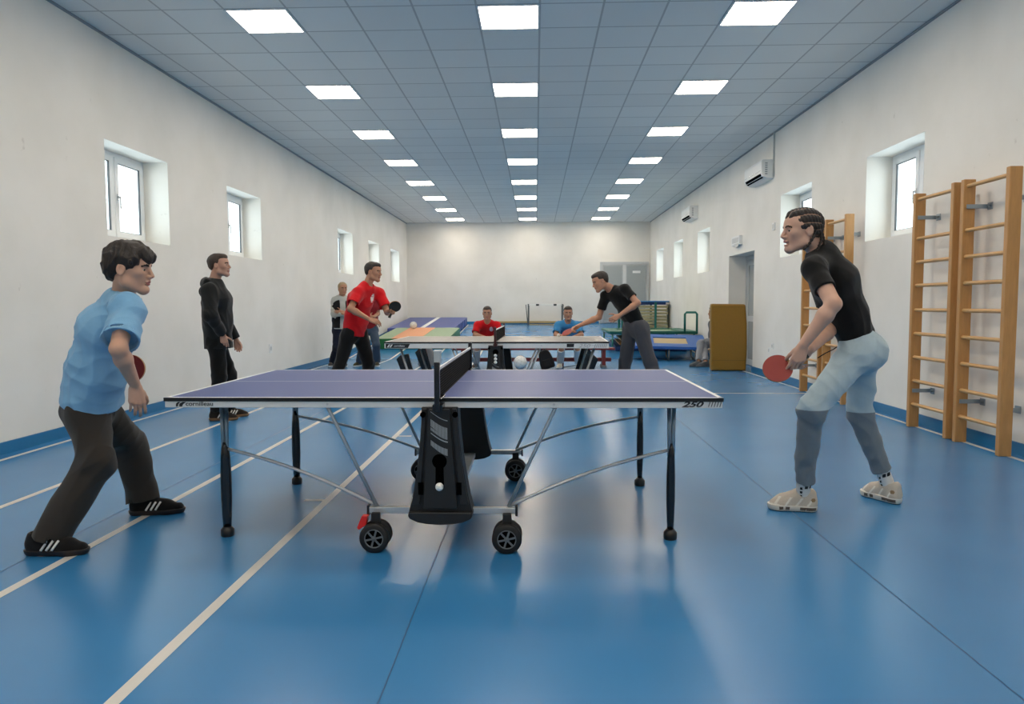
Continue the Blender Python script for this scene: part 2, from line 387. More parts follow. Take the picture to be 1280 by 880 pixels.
# ceiling panel lights
DIFF = emis('panel_diffuser', '#fff1de', 15.)
FRM = mat('panel_frame', '#e6e8ea', .4)
pr = None
rowname = ['row by the doorless wall', 'middle row', 'row by the wall bars']
NROW = (-1, 8)
for r in range(-5, 8):  # negative rows: unseen panels added to light the near figures and table
    for cidx in (-1, 0, 1):
        x, y = LX0+cidx*4*T, LY0+r*4*T
        n = 8-r
        o = [None, 'first', 'second', 'third', 'fourth', 'fifth', 'sixth', 'seventh', 'eighth', 'ninth', 'tenth', 'eleventh', 'twelfth', 'thirteenth'][n]
        lab = 'lit square ceiling panel, %s from the far wall, %s' % (o, rowname[cidx+1])
        if pr is None:
            pr = empty('ceiling_light', (x, y, CZ), 0, lab, 'ceiling light', 'lit panels in the tiled ceiling')
            h = .274; m = MB()
            m.box((-h-.016, -h-.016, -.012), (h+.016, -h, 0)); m.box((-h-.016, h, -.012), (h+.016, h+.016, 0)); m.box((-h-.016, -h, -.012), (-h, h, 0)); m.box((h, -h, -.012), (h+.016, h, 0))
            m.build('light_frame', FRM, pr)
            MB().box((-h, -h, -.008), (h, h, -.002)).build('diffuser', DIFF, pr)
        else:
            q = copy_tree(pr); q.location = (x, y, CZ); q['label'] = lab

# daylight
wd = bpy.data.worlds.new('world'); SC.world = wd; wd.use_nodes = True
bg = wd.node_tree.nodes['Background']; bg.inputs[0].default_value = lin('#eef3f8'); bg.inputs[1].default_value = 3.6
SC.cycles.use_denoising = True
SC.cycles.max_bounces = 10; SC.cycles.diffuse_bounces = 6; SC.cycles.glossy_bounces = 4; SC.cycles.transparent_max_bounces = 16
SC.cycles.sample_clamp_indirect = 6; SC.cycles.caustics_reflective = False; SC.cycles.caustics_refractive = False
SC.view_settings.exposure = .6
# ------------------------------------------------------------------ table tennis tables
BLUET = mat('blue_playing_surface', '#2f4282', .45, noise=.05, nscale=300, bump=.1, bscale=500)
GREYT = mat('grey_playing_surface', '#8f8a86', .42, noise=.05, nscale=200)
TLINE = mat('white_table_line', '#e4e6e6', .5)
BLKE = mat('black_edge', '#0c0d10', .4)
APRON = mat('pale_grey_steel', '#d2d4d3', .38)
STEEL = mat('galvanised_steel', '#b9bdbf', .32, .45)
GREYST = mat('grey_leg_tube', '#8c9aa4', .35, .5)
GLOSSB = mat('gloss_black_plastic', '#0b0d13', .16, spec=.6)
PANELB = mat('black_moulded_plastic', '#131416', .52, bump=.15, bscale=400)
PANELD = mat('recess_shade_black', '#020202', .9, spec=.02)  # near-black paint standing for the shade inside openings
PGREY = mat('grey_print', '#9a9fa2', .5)
RUBBER = mat('tyre_rubber', '#0c0c0d', .6)
HUB = mat('grey_hub', '#6f7376', .35, .3)
REDP = mat('red_plastic', '#d8261c', .35)
NETM = mat('net_thread', '#08090b', .8)
BALLM = mat('celluloid_white', '#f0efe9', .35)

def half_top(root, sg, mtop, n):
    b = MB(); xs = sorted((sg*.002, sg*1.37))
    b.box((xs[0], -.7625, .7415), (xs[1], .7625, .7595), 1)
    b.box((xs[0]+.0015, -.761, .7590), (xs[1]-.0015, .761, .7600), 0)
    e = sorted((sg*1.348, sg*1.368))
    z0, z1 = .7598, .7604
    b.box((e[0], -.7605, z0), (e[1], .7605, z1), 2)
    b.box((xs[0], -.7605, z0), (xs[1], -.7405, z1), 2); b.box((xs[0], .7405, z0), (xs[1], .7605, z1), 2)
    b.box((xs[0], -.0016, z0), (xs[1], .0016, z1), 2)
    return b.build('tabletop', [mtop, BLKE, TLINE], root)
def apron(root, h=.03, m=None):
    b = MB(); z0, z1 = .7415-h, .7415; t = .022
    for sg in (-1, 1):
        x0, x1 = sorted((sg*.006, sg*1.366)); 
        b.box((x0, -.7585, z0), (x1, -.7585+t, z1), bev=.002); b.box((x0, .7585-t, z0), (x1, .7585, z1), bev=.002)
        e = sorted((sg*1.366, sg*(1.366-t))); b.box((e[0], -.7585+t, z0), (e[1], .7585-t, z1))
        e = sorted((sg*.006, sg*.03)); b.box((e[0], -.7585+t, z0), (e[1], .7585-t, z1))
        for x in (.45, .9): b.box((sg*x-.015, -.7585+t, z0+.004), (sg*x+.015, .7585-t, z1))
        for x in (.555,):
            for y in (-.7595, .7595): b.cyl((sg*x, y-.002, (z0+z1)/2+.002), (sg*x, y+.002, (z0+z1)/2+.002), .006, mi=1)
    return b.build('table_frame', [m or APRON, STEEL], root)
def net(root, L=.85, clampm=None):
    top = .9125
    nm = MB(); y = -L+.012; r = .0008
    while y < L-.01:
        nm.box((-r, y-r, .7625), (r, y+r, top-.01)); y += .0125
    z = .766
    while z < top-.012:
        nm.box((-r, -L+.01, z-r), (r, L-.01, z+r)); z += .0125
    nr = nm.build('net', NETM, root)
    MB().box((-.004, -L+.008, top-.014), (.004, L-.008, top)).build('net_tape', TLINE, nr, label='white top tape of the net')
    MB().box((-.002, -L+.01, .7615), (.002, L-.01, .7665)).build('net_cord', NETM, nr)
    for sg in (-1, 1):
        p = MB(); y0, y1 = sorted((sg*(L-.006), sg*(L+.022)))
        p.box((-.013, y0, .705), (.013, y1, .942), bev=.004)
        a, c = sorted((sg*.745, sg*(L+.01))); p.box((-.024, a, .7085), (.024, c, .7385), bev=.003)
        a, c = sorted((sg*.70, sg*(L+.01))); p.box((-.02, a, .7612), (.02, c, .769), bev=.002)
        p.build('net_post', clampm or GLOSSB, root)
def wheel(root, x, y0, r=.073):
    t = MB(); w = .034
    for y in (y0, y0+.075):
        t.lathe([(r-.026, -w/2), (r-.008, -w/2), (r, -w/2+.007), (r, w/2-.007), (r-.008, w/2), (r-.026, w/2)], (x, y, r), 36, axis='y', cap=False)
    o = t.build('wheel', RUBBER, root)
    h = MB()
    for y in (y0, y0+.075):
        h.lathe([(.012, -.015), (r-.0262, -.012), (r-.0262, .012), (.012, .015)], (x, y, r), 30, axis='y', mi=1)
        for sg in (-1, 1):
            f = y+sg*.0165
            a, b = sorted((f, f-sg*.004))
            h.lathe([(r-.031, b-y), (r-.031, a-y), (r-.0255, a-y), (r-.0255, b-y), (r-.031, b-y)], (x, y, r), 30, axis='y', cap=False)
            h.lathe([(.0001, a-y), (.013, a-y), (.013, b-y), (.0001, b-y)], (x, y, r), 16, axis='y')
            for k in range(6):
                m = Matrix.Translation((x, 0, r)) @ Matrix.Rotation(k*math.pi/3+.3, 4, 'Y')
                h.box((-.0045, a, .008), (.0045, b, r-.029), 0, mtx=m)
    h.build('hub', [HUB, PANELD], o)
    ax = MB(); ax.cyl((x, y0-.01, r), (x, y0+.085, r), .007, mi=0); ax.box((x-.022, y0+.024, r-.02), (x+.022, y0+.05, r+.115), 0, .004); ax.build('wheel_fork', PANELB, o)
    return o
def outline(s=1.):
    right = [(.0885, .716), (.091, .64), (.097, .56), (.104, .49), (.113, .42), (.125, .345), (.139, .265), (.156, .20), (.158, .185)]
    bot = [(.150, .172), (.11, .154), (.06, .146), (0, .143)]
    r = right+bot
    return [(x*s, z) for x, z in r]+[(-x*s, z) for x, z in r[-2::-1]]
def side_panel(root, sg, graphics=True, dz=0.):
    y_in, y_out = sg*.665, sg*.80
    p = MB(); a, b = sorted((y_in, y_out-sg*.02)); p.prism(outline(), a, b, 'y', 0, bev=.004)
    # raised face and rim
    a, b = sorted((y_out-sg*.025, y_out)); p.prism([(x, z) for x, z in [(-.05, .708), (.05, .708), (.066, .49), (.078, .33), (.085, .22), (-.085, .22), (-.078, .33), (-.066, .49)]], a, b, 'y', 0, bev=.004)
    for s2 in (-1, 1):
        a, b = sorted((y_out-sg*.025, y_out-sg*.004))
        p.prism([(s2*.062, .71), (s2*.083, .71), (s2*.099, .50), (s2*.121, .34), (s2*.14, .24), (s2*.10, .24), (s2*.092, .34), (s2*.078, .5)][::1 if s2 > 0 else -1], a, b, 'y', 0, bev=.003)
    a, b = sorted((y_out-sg*.03, y_out+sg*.008))
    p.prism([(-.154, .205), (.154, .205), (.1575, .186), (.148, .171), (.109, .153), (.06, .145), (0, .142), (-.06, .145), (-.109, .153), (-.148, .171), (-.1575, .186)], a, b, 'y', 0, bev=.006)
    o = p.build('side_panel', PANELB, root)
    s = MB(); yy = y_out+sg*.0012
    a, b = sorted((yy, yy-sg*.003))
    n = 20; s.prism([(.036*math.cos(2*math.pi*k/n), dz+.455+.036*math.sin(2*math.pi*k/n)) for k in range(n)], a, b, 'y')
    a, b = sorted((yy+sg*.0004, yy-sg*.003))
    s.prism([(x, z+dz) for x, z in ((-.019, .445), (.019, .445), (.021, .33), (.017, .316), (0, .311), (-.017, .316), (-.021, .33))], a, b, 'y')
    s.build('ball_slot', PANELD, o)  # slot drawn as a plate, its inner shade painted black
    for x in (-.078, .078):
        MB().cyl((x, yy-sg*.008, .683), (x, yy+sg*.001, .683), .014).build('bolt_recess', PANELD, o)
        a2, b2 = sorted((yy-sg*.008, yy+sg*.0005)); MB().box((x*1.2-.012, a2, .29), (x*1.2+.012, b2, .35)).build('clip_recess', PANELD, o)  # recesses drawn as plates painted black like the shade in them
    g = MB()
    if graphics:   # printed sweeping bands
        for z0, th, sol in ((.665, .004, 1), (.628, .046, 0), (.562, .006, 1), (.588, .018, 0), (.525, .034, 0)):
            z0 += .034-dz*1.1
            top, bot = [], []
            for k in range(13):
                u = k/12; x = -.041+.082*u; zz = z0-.032*math.sin(u*math.pi/2)-.012*u
                top.append((x, zz)); bot.append((x, zz-th*(.75+.25*u)))
            if sol:
                a, b = sorted((yy, yy-sg*.002)); g.prism(top+bot[::-1], a, b, 'y')
            else:
                for k in range(16):
                    u0, u1 = k/16, (k+.62)/16; q = lambda u: (-.041+.082*u, z0-.032*math.sin(u*math.pi/2)-.012*u)
                    a, b = sorted((yy, yy-sg*.002)); (xa, za), (xb, zb) = q(u0), q(u1); t2 = th*(.75+.25*u0)
                    g.prism([(xa, za), (xb, zb), (xb, zb-t2), (xa, za-t2)], a, b, 'y')
        g.build('printed_bands', PGREY, o, label='grey printed sweeping bands')
    else: g.bm.free()
    return o
def on_face(x, y, z):     # text lying on a face towards -y
    return Matrix.Translation((x, y, z)) @ Matrix.Rotation(math.pi/2, 4, 'X')

def blue_table():
    r = empty('table_tennis_table', (-.466, 4.257, 0), -.0011, 'blue-topped wheeled table tennis table in front, beside the braided player', 'table')
    for sg in (-1, 1): half_top(r, sg, BLUET, 0)
    fr = apron(r, .031)
    yf = -.7590
    text_mesh('lettering', 'cornilleau', .030, BLKP, fr, on_face(-1.262, yf, .7195), 0, 1.18, .0006, .0004)
    lg = MB()
    for dx, w in ((0, .014), (.016, .022)):
        pts = [(dx+w*.1, .0), (dx+w*.75, .0), (dx+w*1.0, .014), (dx+w*1.75, .027), (dx+w*.9, .027), (dx+w*.15, .016)]
        lg.prism([(-1.312+x, .7155+z*.85) for x, z in pts], yf-.0006, yf+.001, 'y')
    lg.build('logo', BLKP, fr, label='black swoosh logo')
    text_mesh('lettering', '250', .036, BLKP, fr, on_face(1.172, yf, .7165), .35, 1.75, .0006, .0012)
    hb = MB()
    for k in range(5):
        x = 1.296+k*.0135; hb.prism([(x, .7165), (x+.005, .7165), (x+.0125, .7405), (x+.0075, .7405)], yf-.0006, yf+.001, 'y')
    hb.build('printed_bars', mat('grey_ink', '#5a5d5f', .5), fr)
    for sx in (-1, 1):
        for sy in (-1, 1):
            X, Y = sx*1.16, sy*.555
            l = MB()
            for d in (-.014, .014): l.cyl((X+d*.9, Y, .715), (X+d*.55, Y, .40), .0105)
            l.box((X-.035, Y-.02, .69), (X+.035, Y+.02, .715), bev=.003)
            lo = l.build('leg', GREYST, r)
            c = MB(); n = 24; prof = [(.50, .010, .014), (.47, .019, .02), (.42, .0245, .022), (.33, .0285, .023), (.2, .0285, .023), (.1, .024, .021), (.05, .021, .02)]
            if sx > 0: prof = [(z, a*.78, b_) for z, a, b_ in prof]
            rings = [[c.bm.verts.new((X+a*math.cos(2*math.pi*k/n), Y+b_*math.sin(2*math.pi*k/n), z)) for k in range(n)] for z, a, b_ in prof]
            for A, B in zip(rings, rings[1:]):
                for k in range(n): c.bm.faces.new((A[(k+1) % n], A[k], B[k], B[(k+1) % n])).smooth = True
            c.bm.faces.new(rings[0]); c.bm.faces.new(rings[-1][::-1])
            c.build('leg_cover', GLOSSB, lo, label='glossy black leg cover')
            MB().lathe([(.030, 0), (.034, .004), (.034, .036), (.026, .044), (.018, .055)], (X, Y, 0), 28).build('foot', BLKP, lo)
        for sy in (-1, 1):
            ya = sy*.555; yb = sy*.70
            P0, P1 = Vector((sx*1.145, ya, .463)), Vector((sx*.325, yb, .205))
            pts = []
            for k in range(17):
                u = k/16; p = P0.lerp(P1, u); p.z += .028*math.sin(math.pi*u); pts.append(p)
            MB().tube(pts, .0085, 10).build('arched_rod', STEEL, r)
            MB().tube([(sx*.565, sy*.725, .715), (sx*.555, sy*.725, .69), (sx*.33, sy*.715, .21)], .0095, 10).build('strut', STEEL, r)
    for sy in (-1, 1):
        b = MB(); y0, y1 = sorted((sy*.695, sy*.727)); b.box((-.375, y0, .176), (.375, y1, .206), bev=.003)
        for x in (-.37, .37): b.box((x-.006, y0-.001, .165), (x+.006, y1+.001, .214), 1)
        b.build('axle_bar', [STEEL, BLKP], r)
        side_panel(r, sy)
        for sx in (-1, 1): wheel(r, sx*.325, -.795 if sy < 0 else .66)
    MB().box((-.05, -.66, .165), (.05, .66, .195), bev=.004).build('centre_beam', APRON, r)
    MB().prism([(-.395, .17), (-.365, .17), (-.375, .125), (-.412, .10), (-.42, .11), (-.408, .14)], -.76, -.72, 'y', bev=.003).build('brake_lever', REDP, r, label='red brake lever')
    net(r)
    return r
T1 = blue_table()
def far_table():
    r = empty('table_tennis_table', (-.47, 9.53, 0), -.02, 'grey-topped table tennis table behind the blue one, before the bench', 'table')
    for sg in (-1, 1): half_top(r, sg, GREYT, 0)
    fr = apron(r, .062, mat('white_steel', '#d6d8d8', .35))
    yf = -.7590
    MB().prism([(-1.35, .735), (-1.05, .735), (-1.075, .685), (-1.35, .685)], yf-.0008, yf+.001, 'y').build('name_plate', BLKP, fr, label='black name plate')
    text_mesh('lettering', 'cornilleau', .036, TLINE, fr, on_face(-1.25, yf-.001, .70), .2, .95)
    lg = MB()
    for dx in (0, .03): lg.prism([(-1.335+dx, .692), (-1.315+dx, .692), (-1.29+dx, .73), (-1.312+dx, .727)], yf-.0012, yf+.001, 'y')
    lg.build('logo', TLINE, fr)
    sq = MB().prism([(.86, .735), (.95, .735), (.945, .695), (.86, .695)], yf-.0008, yf+.001, 'y').build('badge', BLKP, fr)
    text_mesh('lettering', '250', .06, PGREY, fr, on_face(1.0, yf, .69), .3, 1.5)
    hb = MB()
    for k in range(7): hb.prism([(1.19+k*.022, .69), (1.198+k*.022, .69), (1.21+k*.022, .73), (1.202+k*.022, .73)], yf-.0006, yf+.001, 'y')
    hb.build('printed_bars', PGREY, fr)
    for sx in (-1, 1):
        for sy in (-1, 1):
            A, B = Vector((sx*1.20, sy*.62, .69)), Vector((sx*1.0, sy*.62, .02))
            lo = MB().cyl(A, B, .015).build('leg', STEEL, r)
            c = MB(); d = (B-A).normalized()
            for s2 in (-1, 1):
                a0 = A+d*.10; q = sx*s2
                c.prism([(a0.x+s2*.018, a0.z), (a0.x+s2*.075, a0.z-(.055 if q > 0 else -.01)), (B.x+s2*.06, .05), (B.x+s2*.018, .03)], sy*.62-.02, sy*.62+.02, 'y', bev=.003)
            c.build('leg_cover', GLOSSB, lo, label='black leg fin')
            MB().lathe([(.03, 0), (.032, .01), (.02, .04)], (B.x, B.y, 0), 20).build('foot', BLKP, lo)
            m = MB(); m.tube([(sx*.50, sy*.72, .68), (sx*.30, sy*.70, .2)], .011, 8); m.tube([(sx*.545, sy*.72, .68), (sx*.345, sy*.70, .2)], .008, 8); m.build('strut', STEEL, r)
            MB().tube([(sx*1.08, sy*.62, .30), (sx*.7, sy*.66, .27), (sx*.33, sy*.69, .2)], .01, 8).build('arched_rod', STEEL, r)
    for sy in (-1, 1):
        b = MB(); y0, y1 = sorted((sy*.69, sy*.72)); b.box((-.375, y0, .176), (.375, y1, .206), bev=.003); b.build('axle_bar', STEEL, r)
        side_panel(r, sy, sy < 0, .18)
        for sx in (-1, 1): wheel(r, sx*.325, -.795 if sy < 0 else .66)
    net(r, .85, mat('dark_red_clamp', '#3a1518', .4))
    return r
T2 = far_table()
def to_world(root, p):
    a = root.rotation_euler.z; x, y, z = p
    return (root.location.x+x*math.cos(a)-y*math.sin(a), root.location.y+x*math.sin(a)+y*math.cos(a), z)
def ball(p, lab, r=.02, group=None):
    m = MB(); m.sphere((0, 0, 0), r, 28)
    o = m.build('table_tennis_ball', BALLM, None, label=lab, cat='ball', group=group); o.location = p; return o
ball(to_world(T1, (0, -.813, .333)), 'single white ball in the black side panel of the blue table')
for k, (z, w) in enumerate(((.513, 'lowest'), (.554, 'middle'), (.595, 'topmost'))):
    ball(to_world(T2, (0, -.813, z)), '%s of three white balls stacked in the grey table panel' % w, group='balls stacked in the panel slot')
p = J(698, 418, 10.1); ball((p[0], p[1], .781), 'white ball lying on the grey table top beside the outstretched red bat')
# ------------------------------------------------------------------ wall bars
WOOD = mat('varnished_pine', '#bb8a52', .38, noise=.22, nscale=9, stretch=(6, 6, .8))
RUNG = mat('varnished_rung', '#c69a63', .35, noise=.2, nscale=9, stretch=(6, .8, 6))
BRK = mat('steel_bracket', '#9aa6ad', .35, .6)
RZ = [2.205, 1.83, 1.605, 1.38, 1.145, .915, .685, .455, .225]
def wall_bars(y0, y1, lab):
    x = 3.70
    r = empty('wall_bars', (x, (y0+y1)/2, 0), 0, lab, 'wall bars', 'wooden wall bars')
    w = (y1-y0)/2
    for s in (-1, 1):
        a, b = sorted((s*w, s*(w-.05)))
        MB().box((-.05, a, 0), (.05, b, 2.262), bev=.006).build('upright', WOOD, r)
    for z in RZ:
        m = MB(); rad = .0175; n = 16
        rings = [[m.bm.verts.new((-.012+rad*1.1*math.cos(2*math.pi*k/n), yy, z+rad*math.sin(2*math.pi*k/n))) for k in range(n)] for yy in (-w+.03, w-.03)]
        for k in range(n): m.bm.faces.new((rings[0][k], rings[0][(k+1) % n], rings[1][(k+1) % n], rings[1][k])).smooth = True
        m.build('rung', RUNG, r)
    for z in (2.03, .36):
        for s in (-1, 1):
            y = s*(w-.06)
            m = MB(); a, b = sorted((y, y-s*.006)); m.box((-.03, a, z-.018), (RW-x-.001, b, z+.018)); a, b = sorted((y, y-s*.07)); m.box((RW-x-.007, a, z-.03), (RW-x-.001, b, z+.03), bev=.002)
            m.cyl((.12, y-s*.045, z), (RW-x-.001-.008, y-s*.045, z), .009)
            m.build('bracket', BRK, r, label='steel wall bracket')
wall_bars(5.775, 6.425, 'wooden wall bars at the photo edge, nearest the viewer')
wall_bars(6.525, 7.215, 'wooden wall bars, second set counting from the photo edge')
wall_bars(8.73, 9.37, 'wooden wall bars rising behind the shoulder of the braided player')
wall_bars(9.47, 10.13, 'wooden wall bars behind the arms of the braided player, last set from the photo edge')

# ------------------------------------------------------------------ wall fittings
def aircon(y0, lab, pipe):
    L, d, h = .97, .2, .30; z = 3.235
    r = empty('air_conditioner', (RW, y0+L/2, z), 0, lab, 'air conditioner', 'split air conditioners on the long wall')
    m = MB(); m.prism([(.004, 0), (-.10, -.0), (-.175, .035), (-.2, .09), (-.2, h-.03), (-.185, h), (.004, h)], -L/2, L/2, 'y', bev=.006); m.build('casing', WHITEP, r)
    m = MB()
    for k, (xa, za, xb, zb) in enumerate(((-.198, .078, -.181, .044), (-.172, .030, -.150, .019))):
        m.prism([(xa-.004, za-.004), (xa+.01, za+.014), (xb+.01, zb+.014), (xb-.002, zb-.005)], -L/2+.07, L/2-.07, 'y')
    m.build('air_slot', PANELD, r, label='black air slots')  # slabs painted black for the shade inside the slots
    m = MB()
    for k in range(6): m.box((-.145, -L/2-.002, .06+k*.034), (-.105, -L/2+.006, .078+k*.034))
    m.build('side_grille', PGREY, r, label='grey side grille')
    m = MB(); m.box((-.197, -L/2+.04, .125), (-.2035, L/2-.04, .129)); m.build('panel_gap', CHROME, r)
    if pipe: m = MB(); m.box((-.025, -L/2-.03, .02), (-.001, -L/2-.006, CZ-z-.002), bev=.003); m.build('pipe_cover', mat('pipe_grey', '#b5bab9', .5), r)
aircon(12.0, 'white wall air conditioner with a pipe cover running up to the ceiling', True)
aircon(17.5, 'white wall air conditioner without a pipe cover, nearer the far wall', False)
def fitting(name, x, y, z, hw, hh, d, lab, cat, inner, m=None, two=True):
    s = -1 if x > 0 else 1
    r = empty(name, (x, y, z), 0, lab, cat)
    a, b = sorted((-s*.004, s*d)); MB().box((a, -hw, -hh), (b, hw, hh), bev=min(.004, d*.3)).build('cover_plate', m or WHITEP, r)
    k = MB(); a, b = sorted((s*d, s*(d+.003)))
    inner(k, a, b, hw, hh); k.build('insert', mat('pale_grey_plastic', '#c9cac7', .4), r)
sock = lambda k, a, b, w, h: k.cyl((a, 0, 0), (b, 0, 0), min(w, h)*.62)
rock = lambda k, a, b, w, h: k.box((a, -w*.6, -h*.6), (b, w*.6, h*.6))
fitting('wall_socket', LW, 11.78, .50, .06, .075, .012, 'white wall socket low on the wall beyond the hooded man', 'socket', sock)
fitting('wall_socket', RW, 11.89, .52, .045, .045, .012, 'upper white wall socket behind the red bat of the braided player', 'socket', sock)
fitting('wall_socket', RW, 12.05, .44, .045, .045, .012, 'lower white wall socket behind the red bat of the braided player', 'socket', sock)
fitting('junction_box', RW, 11.93, 2.45, .06, .06, .02, 'small white square wall cover between air conditioner and braided player', 'junction box', rock)
fitting('emergency_light', RW, 14.0, 2.40, .27, .085, .06, 'white emergency light box above the recessed side door', 'emergency light', lambda k, a, b, w, h: (k.box((a, -w*.8, -h*1.35), (b+.0, w*.3, -h*.7)), k.box((a, -w*.8, -h*.5), (b, w*.8, h*.6))))

# ------------------------------------------------------------------ gym kit at the far end
BLUEM = mat('blue_mat_vinyl', '#46549a', .4, noise=.06)
DKBLUE = mat('dark_blue_vinyl', '#1d3a6e', .45)
GREENM = mat('green_mat_felt', '#9aad90', .8, noise=.1)
GREENV = mat('green_vinyl', '#1f6a35', .45)
ORANGE = mat('orange_mat_felt', '#dfa07a', .8, noise=.08)
WSTRIP = mat('white_strip', '#e8e8e4', .6)
MUST = mat('mustard_vinyl', '#8a6413', .42, noise=.08, nscale=30, bump=.25, bscale=140)
MUST2 = mat('mustard_seam', '#6f500f', .5)
TEAL = mat('green_steel', '#1f6d63', .35, .2)
TBLUE = mat('blue_spring_cover', '#1f5aa8', .42, noise=.06)
TBED = mat('trampoline_bed', '#b5a27c', .7, noise=.08)
BLKST = mat('black_steel', '#2a2d31', .4, .3)
BEIGE = mat('beige_foam', '#c2b98f', .8, noise=.15, nscale=12)
MAROON = mat('maroon_paint', '#6a2326', .4, noise=.06)
sl = RAMPZ/(FY-RAMP0)
def ramp_mtx(x, y, lift=0.): return Matrix.Translation((x, y, floor_z(y)+lift)) @ Matrix.Rotation(math.atan(sl) if y >= RAMP0 else 0, 4, 'X')
# green mat with an orange lane (top parallel to the rising floor)
r = empty('gym_mat', (-3.05, 17.8, 0), 0, 'green felt gym mat with an orange lane, lying in front of the blue mat', 'gym mat'); r.matrix_world = ramp_mtx(-3.05, 17.8)
MB().box((-.92, 0, .0), (.90, 2.75, .255), bev=.02).build('mat_body', GREENV, r)
MB().box((-.91, .01, .250), (.89, 2.74, .262)).build('mat_top', GREENM, r)
MB().box((-.52, .0, .2565), (.20, 2.742, .2665)).build('orange_lane', ORANGE, r)
r = empty('gym_mat', (-3.25, 20.62, 0), 0, 'thick blue landing mat with a white centre strip by the far end wall', 'gym mat'); r.matrix_world = ramp_mtx(-3.25, 20.62)
MB().box((-1.0, 0, 0), (.93, 3.7, .245), bev=.03).build('mat_body', BLUEM, r)
MB().box((-.065, .004, .240), (.065, 3.68, .2495)).build('white_strip', WSTRIP, r)
m = MB()
random.seed(3)
for k in range(7):     # slack cover hanging over the side
    y = .2+k*.5; m.prism([(y, .24), (y+.42, .245), (y+.40, .03+.05*random.random()), (y+.22, .01+.03*random.random()), (y+.03, .04)], .925, .945+.02*random.random(), 'x')
m.build('loose_cover', BLUEM, r)
p = ramp_mtx(-3.05, 17.8) @ Vector((-.36, 2.35, .266))
# volleyball
def panel_ball(name, loc, rad, lab, m1, m2, cat='ball'):
    r = empty(name, loc, 0, lab, cat)
    b = MB(); b.sphere((0, 0, 0), rad, 32); b.build('cover', m1, r)
    s = MB()
    for R in (Matrix.Identity(3), Matrix.Rotation(math.pi/2, 3, 'X'), Matrix.Rotation(math.pi/2, 3, 'Y')):
        for t in (-.45, 0, .45):
            z = rad*t; q = math.sqrt(rad*rad-z*z)*1.003
            s.tube([R @ Vector((q*math.cos(a*math.pi/16), q*math.sin(a*math.pi/16), z)) for a in range(32)], .0022, 6, closed=True)
    s.build('seams', m2, r); r.rotation_euler = (.4, .3, .6); return r
panel_ball('volleyball', (p.x, p.y, p.z+.108), .1, 'white volleyball lying on the orange lane of the green gym mat', WSTRIP, mat('seam_grey', '#b8b7b0', .6))

# small goal
gz = floor_z(24.0)
r = empty('mini_goal', (.32, 24.0, gz), 0, 'small white goal frame with black corner clips by the far end wall', 'goal')
w, h = .555, .70
GREYP = mat('dark_grey_tube', '#5e6262', .4, .3); WT = mat('white_goal_paint', '#efeee8', .4)
MB().box((-w, -.03, h-.055), (w, .03, h), bev=.008).build('crossbar', WT, r)
for x in (-w, w): MB().box((x-.028, -.03, 0), (x+.028, .03, h), bev=.006).build('post', GREYP, r)
for x in (-w, w): MB().tube([(x-.09 if x < 0 else x+.05, .25, h-.02), (x-.03 if x < 0 else x, .28, .02)], .016, 8).build('back_stay', GREYP, r)
for x in (-.26, .32): MB().box((x-.05, -.034, h-.06), (x+.05, .034, h-.002), bev=.004).build('clip', BLKP, r)
MB().box((-w, -.02, .0), (w, .02, .035), bev=.004).build('base_bar', mat('tan_wood', '#b59c6a', .5), r)
# beam lying along the wall
bb = empty('balance_beam', (-.2, 24.42, floor_z(24.42)), 0, 'long tan wooden beam lying along the foot of the far end wall', 'balance beam')
MB().box((-1.1, -.05, .03), (1.1, .05, .10), bev=.01).build('beam', mat('tan_wood', '#b59c6a', .5), bb)
for x in (-.95, 0, .95): MB().box((x-.06, -.1, 0), (x+.06, .1, .04), bev=.005).build('beam_foot', GREYP, bb)

# trolley stacked with mats under a blue top mat
tz = floor_z(21.0)
r = empty('mat_trolley', (3.11, 21.2, tz), 0, 'green-framed trolley stacked with beige mats at the far corner', 'trolley')
for sx in (-1, 1):
    for sy in (-1, 1):
        X = (-.64 if sx < 0 else .30)
        MB().box((X-.03, sy*.42-.03, 0), (X+.03, sy*.42+.03, .93), bev=.005).build('post', TEAL, r)
MB().box((-.66, -.45, .06), (.66, .45, .11), bev=.006).build('deck', TEAL, r)
for x in (-.55, .55):
    for y in (-.35, .35): MB().lathe([(.01, -.015), (.03, -.015), (.03, .015), (.01, .015)], (x, y, .03), 16, axis='y').build('castor', BLKP, r)
for k in range(8):
    z = .116+k*.093; dx = random.uniform(-.025, .02)
    o = empty('foam_mat', (3.11, 21.2, tz+z), 0, '%s beige mat of the stack on the green trolley' % ['lowest', 'second lowest', 'third lowest', 'fourth lowest', 'fourth highest', 'third highest', 'second highest', 'topmost'][k], 'gym mat', 'beige mats stacked on the trolley')
    MB().box((-.58+dx, -.385, 0), (.65+dx, .385, .068), bev=.014).build('mat_body', BEIGE, o)
    MB().box((-.57+dx, -.3885, .028), (.64+dx, .3885, .040)).build('edge_binding', mat('olive_band', '#57512f', .7), o)
o = empty('blue_mat', (3.11, 21.2, tz+.865), 0, 'thin blue mat lying on top of the trolley stack', 'gym mat')
MB().box((-.72, -.47, 0.07), (.68, .47, .105), bev=.012).build('mat_body', mat('light_blue_vinyl', '#3f7fb5', .4), o)
MB().box((-.60, -.38, -.005), (.60, .38, .07), bev=.01).build('mat_padding', DKBLUE, o)

